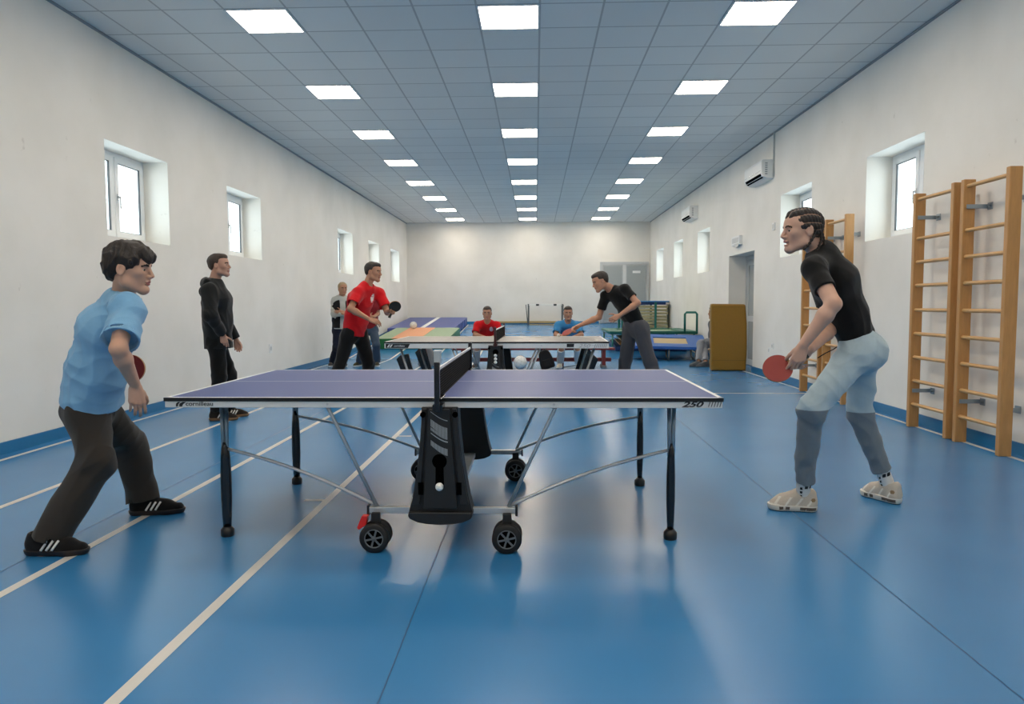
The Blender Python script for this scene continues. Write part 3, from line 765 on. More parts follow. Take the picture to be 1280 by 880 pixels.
# large green trampoline
def legs_u(r, x, y0, y1, z, m, rad=.02):
    MB().tube([(x, y0, z), (x, y0, .06), (x, y0+.04*(1 if y1 > y0 else -1), rad), (x, y1-.04*(1 if y1 > y0 else -1), rad), (x, y1, .06), (x, y1, z)], rad, 10).build('leg', m, r)
r = empty('trampoline', (2.75, 18.0, floor_z(18.0)), 0, 'large green trampoline with a green hand rail beside the mat trolley', 'trampoline')
zt = .40
fr = MB(); fr.tube([(-1.0, -1.0, zt), (1.0, -1.0, zt), (1.0, 1.2, zt), (-1.0, 1.2, zt)], .028, 10, closed=True); fr.build('frame', TEAL, r)
m = MB(); m.box((-1.02, -1.02, zt+.012), (1.02, -.70, zt+.047), bev=.012); m.box((-1.02, .90, zt+.012), (1.02, 1.22, zt+.047), bev=.012); m.box((-1.02, -.7, zt+.012), (-.70, .9, zt+.047), bev=.012); m.box((.70, -.7, zt+.012), (1.02, .9, zt+.047), bev=.012); m.build('spring_cover', mat('green_pad', '#2a6656', .45), r)
MB().box((-.71, -.71, zt+.004), (.71, .91, zt+.018)).build('bed', GREENM, r)
for x in (-.95, .95): legs_u(r, x, -.95, 1.15, zt-.02, TEAL)
MB().tube([(.72, -1.0, zt), (.72, -1.0, zt+.44), (.755, -1.0, zt+.48), (.965, -1.0, zt+.48), (1.0, -1.0, zt+.44), (1.0, -1.0, zt)], .026, 12).build('hand_rail', TEAL, r)
# dark blue mat and boards under it
o = empty('gym_mat', (2.75, 18.05, 0), 0, 'dark blue mat on the floor under the green trampoline', 'gym mat'); o.matrix_world = ramp_mtx(2.75, 17.35)
MB().box((-.85, 0, .003), (.85, 1.5, .11), bev=.015).build('mat_body', DKBLUE, o)
for k, (z, d) in enumerate(((.118, 0.), (.205, .05))):
    o = empty('wooden_board', (2.75, 18, 0), 0, '%s of two wooden boards under the green trampoline' % ('lower', 'upper')[k], 'board', 'boards under the green trampoline'); o.matrix_world = ramp_mtx(2.75+d, 17.4, z)
    MB().box((-.75, 0, .03), (.75, 1.1, .055), bev=.004).build('deck', WOOD, o)
    for x in (-.65, 0, .65): MB().box((x-.03, .02, -.002), (x+.03, 1.08, .031)).build('batten', mat('dark_batten', '#3a2c20', .6), o)

# low blue trampoline, tilted
ym = 16.0
r = empty('trampoline', (2.95, ym, 0), -.12, 'low blue trampoline with a tan bed beside the mustard mat', 'trampoline')
zt = .36
m = MB(); m.tube([(-.72, -.62, zt-.06), (.72, -.62, zt-.10), (.72, .62, zt+.09), (-.72, .62, zt+.13)], .022, 10, closed=True); m.build('frame', BLKST, r)
def tilt(x, y): return zt-.08-.028*(x+.72)/1.44+(y+.62)/1.24*.19
m = MB()
for (x0, x1, y0, y1) in ((-.76, .76, -.66, -.33), (-.76, .76, .33, .66), (-.76, -.36, -.33, .33), (.36, .76, -.33, .33)):
    ps = [(x0, y0), (x1, y0), (x1, y1), (x0, y1)]
    A = [m.bm.verts.new((x, y, tilt(x, y)+.05)) for x, y in ps]; B = [m.bm.verts.new((x, y, tilt(x, y)-.005)) for x, y in ps]
    m.bm.faces.new(A); m.bm.faces.new(B[::-1])
    for i in range(4): m.bm.faces.new((A[(i+1) % 4], A[i], B[i], B[(i+1) % 4]))
m.build('spring_cover', TBLUE, r)
m = MB(); m.quad([(x, y, tilt(x, y)+.03) for x, y in ((-.37, -.34), (.37, -.34), (.37, .34), (-.37, .34))]); ob = m.build('bed', TBED, r)
for x in (-.55, -.05, .5):
    MB().tube([(x, -.6, tilt(x, -.6)), (x-.02, -.68, .05), (x, -.62, .02), (x, .45, .02+0*.0), (x, .52, .06), (x, .58, tilt(x, .58))], .018, 10).build('leg', GREYP, r)
MB().tube([(-.62, -.15, .018), (-1.02, -.35, .02), (-.75, .2, tilt(-.7, .2))], .016, 8).build('brace', GREYP, r)

# mustard mat standing on edge
r = empty('crash_mat', (3.47, 13.18, 0), 0, 'mustard-brown padded mat standing on end in front of the recessed side door', 'gym mat')
RM = Matrix.Rotation(-.035, 4, 'X') @ Matrix.Rotation(-.02, 4, 'Y')
m = MB(); m.prism([(-.31, .004), (.31, .004), (.325, .42), (.315, .85), (.285, 1.20), (-.325, 1.21), (-.32, .6)], -.075, .075, 'y', bev=.03); m.build('padding', MUST, r)
m = MB(); m.box((-.30, -.0785, .19), (.31, -.073, .197)); m.box((-.316, -.0785, 1.145), (.28, -.073, 1.151)); m.build('seam', MUST2, r)
m = MB(); m.box((-.3, -.06, -.0), (-.16, .06, .02)); m.box((.15, -.06, 0), (.3, .06, .02)); m.build('base_strip', BLKP, r)

# maroon bench
BY0 = 13.95
r = empty('bench', (-.05, BY0, 0), 0, 'long maroon wooden bench behind the grey table with two people sitting on it', 'bench')
MB().box((-1.55, -.14, .335), (1.56, .14, .375), bev=.008).build('seat', MAROON, r)
MB().box((-1.5, -.03, .11), (1.5, .03, .185), bev=.006).build('lower_rail', MAROON, r)
for x in (-1.35, -.62, .55, 1.35):
    MB().box((x-.035, -.11, .02), (x+.035, .11, .335), bev=.006).build('leg', MAROON, r)
for x in (-1.35, 1.35): MB().box((x-.05, -.2, 0), (x+.05, .2, .045), bev=.008).build('bench_foot', mat('grey_rubber', '#63666a', .7), r)
p = ground(651, 459); panel_ball('football', (p[0], 13.55, .125), .125, 'white ball on the floor in front of the maroon bench', WSTRIP, mat('seam_grey', '#b8b7b0', .6))
# things left around the bench
def bag(name, loc, w, d, h, m, lab, cat='bag', flap=True):
    r = empty(name, loc, 0, lab, cat)
    b = MB(); b.prism([(-w, .0), (w, .0), (w*1.04, h*.35), (w*.82, h*.85), (w*.45, h), (-w*.5, h*.98), (-w*.85, h*.8), (-w*1.05, h*.3)], -d, d, 'y', bev=min(d, h)*.32); b.build('bag_body', m, r)
    s = MB(); s.tube([(-w*.35, 0, h*.93), (-w*.2, 0, h*1.12), (w*.15, 0, h*1.12), (w*.3, 0, h*.93)], .012, 8); s.build('bag_handle', BLKP, r)
    if flap: MB().box((-w*.55, -d-.012, h*.12), (w*.55, -d+.01, h*.5), bev=.01).build('front_pocket', m, r)
    return r
GREYF = mat('grey_fabric', '#6f7072', .9); BLKF = mat('black_fabric', '#0d0d10', .9)
p = ground(535, 457); bag('gym_bag', (p[0], p[1]-.2, 0), .15, .12, .38, GREYF, 'grey fabric bag on the floor by the end of the maroon bench')
p = J(547, 445, 13.2)
r = empty('storage_box', (p[0], 13.2, 0), 0, 'white plastic box on the floor beside the grey bag', 'box')
MB().prism([(-.05, 0), (.05, 0), (.062, .36), (-.062, .36)], -.09, .09, 'y', bev=.008).build('box_body', mat('frosted_plastic', '#b4b9b9', .4), r); MB().box((-.066, -.098, .36), (.066, .098, .38), bev=.004).build('lid', WHITEP, r)
p = J(686, 455, 13.4); bk = bag('backpack', (p[0], 13.45, 0.02), .13, .09, .36, BLKF, 'black backpack leaning on the bench beside the seated blue-shirt person'); bk.rotation_euler = (.0, -.30, 0)
a, b = ground(703, 459.5), ground(742, 454)
pts = [a+(b-a)*t+np.array([0, .05*math.sin(5*t), .006]) for t in np.linspace(0, 1, 14)]
MB().tube([Vector(q) for q in pts], .006, 8).build('cable', BLKP, None, label='thin black cable on the floor in front of the bench', cat='cable')

# bats
REDR = mat('red_rubber', '#8e2a22', .5, bump=.1, bscale=900)
BLKR = mat('black_rubber', '#151516', .5, bump=.1, bscale=900)
PLY = mat('bat_plywood', '#c99f62', .5)
HND = mat('bat_handle_black', '#1a1512', .45)
def bat(origin, axis, normal, lab, red_front=True, hl=.1):
    """origin: middle of the handle; axis: handle towards blade; normal: side that shows"""
    a = Vector(nrm(axis)); nn = Vector(nrm(normal)); nn = (nn-a*nn.dot(a)).normalized(); s = nn.cross(a)
    m = Matrix.Identity(4)
    for i in range(3): m[i][0] = s[i]; m[i][1] = a[i]; m[i][2] = nn[i]; m[i][3] = origin[i]
    r = empty('table_tennis_bat', origin, 0, lab, 'bat'); r.matrix_world = m
    n = 56; cy = hl/2+.074
    def out(rx, ry, cut):
        ps = []
        for k in range(n):
            t = 2*math.pi*k/n; x, y = rx*math.cos(t), cy+ry*math.sin(t)
            ps.append((x, max(y, cut)))
        return ps
    b = MB(); b.prism(out(.0755, .079, hl/2-.004), -.0033, .0033, 'z', 0); b.prism([(-.016, -hl/2), (.016, -hl/2), (.0135, hl/2+.01), (-.0135, hl/2+.01)], -.0033, .0033, 'z', 0); b.build('blade', PLY, r)
    f, k = (REDR, BLKR) if red_front else (BLKR, REDR)
    MB().prism(out(.075, .0785, hl/2+.012), .0034, .0068, 'z').build('rubber', f, r); MB().prism(out(.075, .0785, hl/2+.012), -.0068, -.0034, 'z').build('rubber', k, r)
    h = MB()
    for sg in (-1, 1): z0, z1 = sorted((sg*.0034, sg*.0125)); h.prism([(-.0165, -hl/2), (.0165, -hl/2), (.0125, 0), (.0125, hl/2), (-.0125, hl/2), (-.0125, 0)], z0, z1, 'z', bev=.003)
    h.build('handle', HND, r); return r
# ------------------------------------------------------------------ signed-distance modelling of people and clothes
f32 = np.float32
VOX_SCALE = 1.0
class Rcone:
    def __init__(s, a, b, ra, rb, lat=None, sx=1.):
        s.a = np.asarray(a, f32); s.b = np.asarray(b, f32); s.ra = ra; s.rb = rb
        s.lat = None if lat is None else np.asarray(nrm(lat), f32); s.sx = sx
        R = max(ra, rb)*max(sx, 1); s.lo = np.minimum(s.a, s.b)-R; s.hi = np.maximum(s.a, s.b)+R
    def __call__(s, P):
        q = P-s.a; ab = s.b-s.a
        if s.lat is not None:
            k = f32(1-1/s.sx); q = q-np.outer(q@s.lat, s.lat)*k; ab = ab-s.lat*(ab@s.lat)*k
        t = np.clip((q@ab)/max(float(ab@ab), 1e-9), 0, 1)
        d = q-t[:, None]*ab
        return np.sqrt((d*d).sum(1))-(s.ra+t*(s.rb-s.ra))
class Ell:
    def __init__(s, c, ax, r):
        s.c = np.asarray(c, f32); s.M = np.asarray(ax, f32); s.r = np.asarray(r, f32)
        R = max(r); s.lo = s.c-R; s.hi = s.c+R
    def __call__(s, P):
        q = (P-s.c)@s.M.T/s.r; k0 = np.sqrt((q*q).sum(1)); g = q/s.r; k1 = np.sqrt((g*g).sum(1))
        return k0*(k0-1)/np.maximum(k1, 1e-6)
class Box:
    def __init__(s, c, ax, h, rad=0.):
        s.c = np.asarray(c, f32); s.M = np.asarray(ax, f32); s.h = np.asarray(h, f32); s.rad = rad
        R = float(np.linalg.norm(h))+rad; s.lo = s.c-R; s.hi = s.c+R
    def __call__(s, P):
        q = np.abs((P-s.c)@s.M.T)-s.h; o = np.maximum(q, 0)
        return np.sqrt((o*o).sum(1))+np.minimum(q.max(1), 0)-s.rad
class Cut:            # keeps the side of plane (p, n) against the normal
    def __init__(s, prim, *planes):
        s.p = prim; s.pl = [(np.asarray(p, f32), np.asarray(nrm(n), f32)) for p, n in planes]; s.lo = prim.lo; s.hi = prim.hi
    def __call__(s, P):
        d = s.p(P)
        for p, n in s.pl: d = np.maximum(d, (P-p)@n)
        return d
class Fn:
    def __init__(s, fn, lo, hi): s.fn = fn; s.lo = np.asarray(lo, f32); s.hi = np.asarray(hi, f32)
    def __call__(s, P): return s.fn(P)
def smin(a, b, k):
    if k <= 0: return np.minimum(a, b)
    h = np.maximum(k-np.abs(a-b), 0)/k; return np.minimum(a, b)-h*h*k*.25
class Sdf:
    def __init__(s): s.ops = []; s.post = None; s.planes = []
    def u(s, p, k=.0): s.ops.append(('u', p, k)); return s
    def sub(s, p, k=.0): s.ops.append(('s', p, k)); return s
    def keep(s, p, n): s.planes.append((np.asarray(p, f32), np.asarray(nrm(n), f32))); return s     # drop what lies beyond plane
    def ev(s, P, ops=None):
        d = np.full(len(P), 1., f32)
        for o, p, k in (s.ops if ops is None else ops):
            v = p(P).astype(f32)
            d = smin(d, v, k) if o == 'u' else -smin(-d, v, k)
        if s.post is not None: d = d+s.post(P)
        for p, n in s.planes: d = np.maximum(d, (P-p)@n)
        return d
    def mesh(s, vox, B=14):
        vox = vox*VOX_SCALE
        us = [p for o, p, k in s.ops if o == 'u']
        lo = np.min([p.lo for p in us], 0)-.03; hi = np.max([p.hi for p in us], 0)+.03
        nb = np.ceil((hi-lo)/(vox*B)).astype(int); N = nb*B
        bi = np.stack(np.meshgrid(*[np.arange(n) for n in nb], indexing='ij'), -1).reshape(-1, 3)
        cen = (lo+(bi+.5)*vox*B).astype(f32); hd = vox*B*.87*1.5+.012
        vals = [p(cen) for o, p, k in s.ops]
        d = np.full(len(cen), 1., f32); dmin = np.full(len(cen), 9., f32)
        for (o, p, k), v in zip(s.ops, vals):
            if o == 'u': d = smin(d, v, k); dmin = np.minimum(dmin, v)
            else: d = -smin(-d, v, k)
        dd = d.copy()
        for p, n in s.planes: dd = np.maximum(dd, (cen-p)@n)
        act = np.where((np.abs(dd) < hd*1.25+.02) | ((np.abs(d) < hd*1.25+.02) & (dd < hd*1.5)))[0]
        D = np.full(N, 1., f32).reshape(nb[0], B, nb[1], B, nb[2], B)
        # whole blocks inside
        ins = np.where(dd < 0)[0]
        for q in ins: D[bi[q, 0], :, bi[q, 1], :, bi[q, 2], :] = -1
        loc = np.stack(np.meshgrid(*[np.arange(B)]*3, indexing='ij'), -1).reshape(-1, 3)
        for q in act:
            ops = [op for op, v in zip(s.ops, vals) if v[q] < hd+op[2]+.01]
            P = (lo+(bi[q]*B+loc)*vox).astype(f32)
            D[bi[q, 0], :, bi[q, 1], :, bi[q, 2], :] = s.ev(P, ops).reshape(B, B, B)
        D = D.reshape(N)
        S = D < 0
        cnt = np.zeros(tuple(n-1 for n in N), np.int8)
        for i in (0, 1):
            for j in (0, 1):
                for k in (0, 1): cnt += S[i:N[0]-1+i, j:N[1]-1+j, k:N[2]-1+k]
        cells = np.argwhere((cnt > 0) & (cnt < 8)); del cnt
        idx = np.full(tuple(n-1 for n in N), -1, np.int32); idx[tuple(cells.T)] = np.arange(len(cells))
        co = [(i, j, k) for i in (0, 1) for j in (0, 1) for k in (0, 1)]
        V = [D[cells[:, 0]+c[0], cells[:, 1]+c[1], cells[:, 2]+c[2]] for c in co]
        acc = np.zeros((len(cells), 3), f32); n = np.zeros(len(cells), f32)
        for a in range(8):
            for b in range(a+1, 8):
                ca, cb = np.array(co[a]), np.array(co[b])
                if np.abs(ca-cb).sum() != 1: continue
                m = (V[a] < 0) != (V[b] < 0); den = V[a]-V[b]; den = np.where(np.abs(den) < 1e-9, 1e-9, den)
                t = np.clip(V[a]/den, 0, 1)
                acc += np.where(m[:, None], ca+(cb-ca)*t[:, None], 0); n += m
        verts = (lo+(cells+acc/n[:, None])*vox)
        faces = []
        for ax in range(3):
            u, v = (ax+1) % 3, (ax+2) % 3
            sl0 = [slice(1, N[i]-1) for i in range(3)]; sl0[ax] = slice(0, N[ax]-1); sl1 = list(sl0); sl1[ax] = slice(1, N[ax])
            A, Bm = S[tuple(sl0)], S[tuple(sl1)]
            for flip, mk in ((False, A & ~Bm), (True, ~A & Bm)):
                e = np.argwhere(mk)
                if not len(e): continue
                off = np.ones(3, int); off[ax] = 0; e = e+off
                c0 = e.copy(); c0[:, u] -= 1; c0[:, v] -= 1; c1 = e.copy(); c1[:, v] -= 1; c2 = e.copy(); c3 = e.copy(); c3[:, u] -= 1
                q = np.stack([idx[tuple(c.T)] for c in (c0, c1, c2, c3)], 1)
                faces.append(q[:, ::-1] if flip else q)
        F = np.concatenate(faces); F = F[(F >= 0).all(1)]
        return verts, F
def sdf_obj(name, sdf, vox, mats, parent, matfn=None, smooth=1):
    V, F = sdf.mesh(vox)
    me = bpy.data.meshes.new(name)
    me.vertices.add(len(V)); me.vertices.foreach_set('co', V.astype(f32).ravel())
    me.loops.add(len(F)*4); me.loops.foreach_set('vertex_index', F.astype(np.int32).ravel())
    me.polygons.add(len(F)); me.polygons.foreach_set('loop_start', np.arange(0, len(F)*4, 4, dtype=np.int32))
    if matfn is not None: me.polygons.foreach_set('material_index', matfn(V[F].mean(1)).astype(np.int32))
    me.polygons.foreach_set('use_smooth', np.ones(len(F), bool))
    me.update(calc_edges=True); me.validate()
    o = link_mesh(name, me, None, mats)
    if parent is not None:
        o.parent = parent; o.matrix_parent_inverse = Matrix.Translation(-Vector(parent.location))
        # keep points in the root's own frame
        me.transform(Matrix.Translation(-Vector(parent.location))); o.matrix_parent_inverse = Matrix.Identity(4)
    return o

UPV = np.array([0, 0, 1.])
def rot(v, axis, deg):
    a = math.radians(deg); k = nrm(axis); v = np.asarray(v, float)
    return v*math.cos(a)+np.cross(k, v)*math.sin(a)+k*(k@v)*(1-math.cos(a))

class Frame:
    """origin + orthonormal forward / left / up"""
    def __init__(s, o, f, u):
        s.o = np.asarray(o, float); s.f = nrm(f); u = np.asarray(u, float); s.u = nrm(u-s.f*(u@s.f)); s.l = np.cross(s.u, s.f); s.A = np.stack([s.f, s.l, s.u])
    def p(s, f, l, u): return s.o+s.f*f+s.l*l+s.u*u
    def loc(s, P): return (np.asarray(P)-s.o)@s.A.T

def add_head(S, H, k=1., mouth=0.):
    """H: Frame at the middle of the skull at ear level"""
    E = lambda c, r, kk: S.u(Ell(H.p(*[x*k for x in c]), H.A, [x*k for x in r]), kk)
    R = lambda a, b, ra, rb, kk: S.u(Rcone(H.p(*[x*k for x in a]), H.p(*[x*k for x in b]), ra*k, rb*k), kk)
    E((-.014, 0, .034), (.098, .077, .084), 0)
    E((.034, 0, -.028), (.056, .060, .082), .03)
    E((.040, 0, .040), (.052, .064, .056), .03)
    for s in (-1, 1):
        R((-.004, s*.053, -.045), (.004, s*.050, -.068), .017, .018, .025)
        R((.004, s*.050, -.068), (.074, s*.012, -.100), .017, .017, .025)
        E((.060, s*.045, -.014), (.022, .018, .018), .025)
    R((.070, 0, -.101), (.082, 0, -.097), .018, .016, .02)
    R((.080, -.032, .024), (.080, .032, .024), .011, .011, .014)
    for s in (-1, 1): S.sub(Ell(H.p(.094*k, s*.032*k, .004*k), H.A, (.014*k, .017*k, .011*k)), .012*k)
    for s in (-1, 1): E((.074, s*.031, .003), (.0135, .0135, .0125), .002)
    R((.090, 0, .018), (.113, 0, -.026), .0075, .0095, .012)
    for s in (-1, 1): E((.100, s*.0125, -.032), (.0115, .008, .0075), .006)
    R((.088, 0, -.034), (.090, 0, -.050), .012, .014, .012)
    lm = mouth*.010
    E((.0935, 0, -.0575+lm*.2), (.0105, .0235, .0062), .004)
    E((.0915, 0, -.0685-lm), (.0105, .020, .0070), .004)
    S.sub(Ell(H.p(.104*k, 0, (-.063-lm*.5)*k), H.A, ((.010+mouth*.01)*k, .022*k, (.0022+lm*.5)*k)), .003*k)
    for s in (-1, 1):
        ax = Frame((0, 0, 0), rot(H.f, H.l, 0)+H.l*(-.35*s), H.u-H.f*.18)
        c = H.p(-.010*k, s*.078*k, -.006*k)
        S.u(Ell(c, ax.A, (.020*k, .0085*k, .032*k)), .006*k)
        S.sub(Ell(c+(H.f*.003+H.l*s*.009)*k, ax.A, (.011*k, .006*k, .020*k)), .004*k)
def face_mats(H, k=1., brow=True):
    """polygon -> slot: 0 skin, 1 lips, 2 brows, 3 eye white, 4 iris"""
    def fn(C):
        q = H.loc(C)/k; m = np.zeros(len(C), int); f, l, u = q.T; al = np.abs(l)
        lip = (((u+.063)/.0125)**2+(l/.022)**2 < 1) & (f > .089); m[lip] = 1
        bz = .026-.16*(al-.030)**2/.02-np.where(al > .04, (al-.04)*.35, 0)
        m[(np.abs(u-bz) < .0052) & (al > .011) & (al < .053) & (f > .055)] = 2
        for s in (-1, 1):
            dl = l-s*.031; du = u-.003
            eye = ((dl/.0145)**2+(du/.0058)**2 < 1) & (f > .070) & (f < .094); m[eye] = 3
            m[eye & ((dl-.001*s)**2+du**2 < .0075**2)] = 4
        return m
    return fn

def add_hand(S, W, d, n, t, curl=(20, 25, 15), spread=5, thumb=(.55, .75, .25), thumb_curl=20, sc=1., per=None):
    """W wrist; d to the fingers; n the way the palm faces; t to the thumb side"""
    d = nrm(d); n = nrm(np.asarray(n)-d*(np.asarray(n)@d)); t0 = np.cross(n, d); t = t0 if t0@np.asarray(t) > 0 else -t0
    kn = []
    offs = (.029, .0095, -.0095, -.027); Ls = ((.042, .026, .021), (.046, .029, .022), (.043, .027, .022), (.034, .021, .019))
    for i, o in enumerate(offs):
        K = W+(d*(.092-.006*abs(i-1)-(.004 if i == 3 else 0))+t*o)*sc
        S.u(Rcone(W+(d*.012+t*o*.55)*sc, K, .0125*sc, .0108*sc), .012*sc); kn.append(K)
    S.u(Rcone(W+(d*.018+t*.014+n*.006)*sc, W+(d*.045+t*.030+n*.012)*sc, .014*sc, .0125*sc), .012*sc)
    S.u(Rcone(W+(d*.02-t*.018+n*.006)*sc, W+(d*.07-t*.024+n*.004)*sc, .012*sc, .011*sc), .012*sc)
    for i, K in enumerate(kn):
        cu = per[i] if per else curl; a = 0; p = K; rr = (.0092, .0084, .0076, .0066) if i < 3 else (.0080, .0072, .0066, .0058)
        bd = nrm(d+t*math.tan(math.radians(spread*(1.5-i)*.7)))
        for j in range(3):
            a += cu[j]; ax = np.cross(bd, n); v = rot(bd, ax, a); q = p+v*Ls[i][j]*sc
            S.u(Rcone(p, q, rr[j]*sc, rr[j+1]*sc), .005*sc if j == 0 else .002*sc); p = q
    p = W+(d*.040+t*.030+n*.010)*sc; v = nrm(d*thumb[0]+t*thumb[1]+n*thumb[2]); r = (.0118, .0102, .0096, .0078); bend = np.cross(v, nrm(n-t*.6+d*.2))
    for j, L in enumerate((.036, .030, .025)):
        q = p+v*L*sc; S.u(Rcone(p, q, r[j]*sc, r[j+1]*sc), .006*sc if j == 0 else .002*sc); p = q; v = rot(v, bend, thumb_curl)

def folds(amp, freq, seed, pts=(), stretch=(1, 1, 1), extra=1.6):
    rs = np.random.RandomState(seed); W = rs.normal(size=(6, 3)); W = W/np.linalg.norm(W, axis=1)[:, None]*np.asarray(stretch); Wd = rs.normal(size=(3, 3)); ph = rs.rand(9)*6.28
    fr = freq*(.6+.9*rs.rand(6)); pts = [(np.asarray(p, f32), r) for p, r in pts]; fr = fr.astype(f32); W = W.astype(f32); Wd = Wd.astype(f32)
    def fn(P):
        w = sum(np.sin(P@Wd[i]*freq*.35+ph[i])*(.8) for i in range(3))
        v = np.zeros(len(P), f32)
        for i in range(6):
            x = np.sin(P@W[i]*fr[i]+ph[3+i]+w); v += (np.abs(x)*2-1.2 if i % 2 else x)*(1/6)
        a = np.full(len(P), amp, f32)
        for p, r in pts: a = a+amp*extra*np.exp(-((P-p)**2).sum(1)/(r*r))
        return v*a
    return fn

class Person:
    def __init__(s, base, label, vox, group=None):
        s.root = empty('person', (base[0], base[1], floor_z(base[1]) if base[1] > RAMP0 else 0.), 0, label, 'person', group); s.vox = vox; s.P = {}
    def torso(s, pel, nb, left_h, left_s, curve=None):
        """pelvis middle, base of the neck, left direction of hips and shoulders"""
        s.pel = np.asarray(pel, float); s.nb = np.asarray(nb, float); s.sp = nrm(s.nb-s.pel)
        s.lh = nrm(left_h); s.ls = nrm(np.asarray(left_s)-s.sp*(np.asarray(left_s)@s.sp)*.6)
        s.fh = nrm(np.cross(s.lh, s.sp)); s.fs = nrm(np.cross(s.ls, s.sp)); L = np.linalg.norm(s.nb-s.pel)
        c = np.zeros(3) if curve is None else np.asarray(curve)
        s.waist = s.pel+s.sp*L*.30+c*.7; s.chest = s.pel+s.sp*L*.68+c; s.L = L
    def body(s, skin, k=1.0, hair_slots=None, mouth=0.):
        S = Sdf()
        add_head(S, s.H, s.hk, mouth)
        S.u(Rcone(s.H.p(-.020*s.hk, 0, -.045*s.hk), s.nb+s.fs*.0+s.sp*.01, .053*s.nk, .056*s.nk, s.H.l, 1.05), .02)
        S.u(Rcone(s.pel, s.waist, .098, .086, s.lh, 1.4), .03); S.u(Rcone(s.waist, s.chest, .086, .10, s.ls, 1.4), .05); S.u(Rcone(s.chest, s.nb-s.sp*.06, .10, .075, s.ls, 1.5), .05)
        for a in 'LR':
            sh, el, wr = s.P['sh'+a], s.P['el'+a], s.P['wr'+a]; m = s.arm
            S.u(Rcone(s.nb-s.sp*.055, sh, .055, .052), .05)
            S.u(Rcone(sh, el, .050*m, .038*m), .03)
            mid = el+(wr-el)*.28
            S.u(Rcone(el, mid, .037*m, .0405*m), .02); S.u(Rcone(mid, wr, .0405*m, .0255*m), .02)
            h = s.hands[a]; add_hand(S, wr+nrm(np.asarray(h['d']))*.004, **h)
            hp, kn, an = s.P['hp'+a], s.P['kn'+a], s.P['an'+a]
            S.u(Rcone(hp, kn, .072, .05), .03); S.u(Rcone(kn, kn+(an-kn)*.3, .05, .05), .02); S.u(Rcone(kn+(an-kn)*.3, an, .05, .033), .02)
            t = s.toe[a]; S.u(Rcone(an-UPV*.01, an+t*.05-UPV*.045, .032, .028), .02); S.u(Rcone(an+t*.05-UPV*.045, an+t*.12-UPV*.055, .028, .02), .02)
        o = sdf_obj('body', S, s.vox, skin, s.root, face_mats(s.H, s.hk)); return o
    def shirt(s, m, name='t_shirt', loose=.02, sleeve=.72, hemd=-.02, hem_r=.115, sl_r=.062, amp=.006, seed=1, vox=None, hem_tilt=0., chest_r=.108, neck=.062, long=False, waist_r=.094, belly=.0, neck_drop=.03, lat=1.42, cuff=.045, seedpts=()):
        S = Sdf(); hem = s.pel+s.sp*hemd
        S.u(Rcone(hem-s.sp*.10, s.waist, hem_r, waist_r+loose*.8, s.lh, lat), 0); S.u(Rcone(s.waist, s.chest, waist_r+loose*.8, chest_r+loose*.4, s.ls, lat), .06); S.u(Rcone(s.chest, s.nb-s.sp*.065, chest_r+loose*.4, .075+loose*.3, s.ls, 1.45), .05)
        S.u(Rcone(s.nb-s.sp*.10, s.nb-s.sp*.002, .08, .061, s.ls, 1.15), .03)
        ends = []
        for a in 'LR':
            sh, el, wr = s.P['sh'+a], s.P['el'+a], s.P['wr'+a]
            S.u(Rcone(s.nb-s.sp*.042, sh, .058+loose*.3, .055+loose*.45), .07)
            if not long:
                e = sh+(el-sh)*sleeve; d = nrm(el-sh)
                S.u(Cut(Rcone(sh+(el-sh)*.04, sh+(el-sh)*(sleeve+.25), .052+loose*.45, sl_r+loose*.5), (e, d)), .05)
                ends.append((e, d, Cut(Rcone(e-d*.02, e+d*.06, sl_r+loose*.5-.017, sl_r+loose*.5-.012), (e-d*.03, -d))))
            else:
                S.u(Rcone(sh, el, .056+loose*.5, .047+loose*.6), .035); e = wr-(wr-el)*.02; d = nrm(wr-el)
                S.u(Cut(Rcone(el, e+d*.05, .047+loose*.6, cuff), (e, d)), .02)
                ends.append((e, d, Cut(Rcone(e-d*.02, e+d*.05, cuff-.013, cuff-.010), (e-d*.025, -d))))
        pts = [(s.P['sh'+a], .08) for a in 'LR']+[(s.waist, .16)]+[(s.P['el'+a], .1) for a in 'LR' if long]+list(seedpts)
        S.post = folds(amp, 30, seed, pts, (1, 1, .7))
        for e, d, c in ends: S.sub(c, .003)
        n = nrm(-s.sp+s.fh*hem_tilt)
        S.sub(Cut(Rcone(hem-s.sp*.10, s.waist, hem_r-.03, .07, s.lh, lat), (hem+s.sp*.03, s.sp)), .003)
        S.sub(Rcone(s.nb+s.sp*.012+s.fs*.006, s.H.p(-.02*s.hk, 0, -.04*s.hk), neck, neck*.98), .006)
        S.sub(Rcone(s.nb+s.sp*.02+s.fs*neck_drop, s.nb+s.sp*.08+s.fs*.06, .045, .05), .01)
        S.keep(hem, n)
        return sdf_obj(name, S, vox or s.vox*1.15, m, s.root)
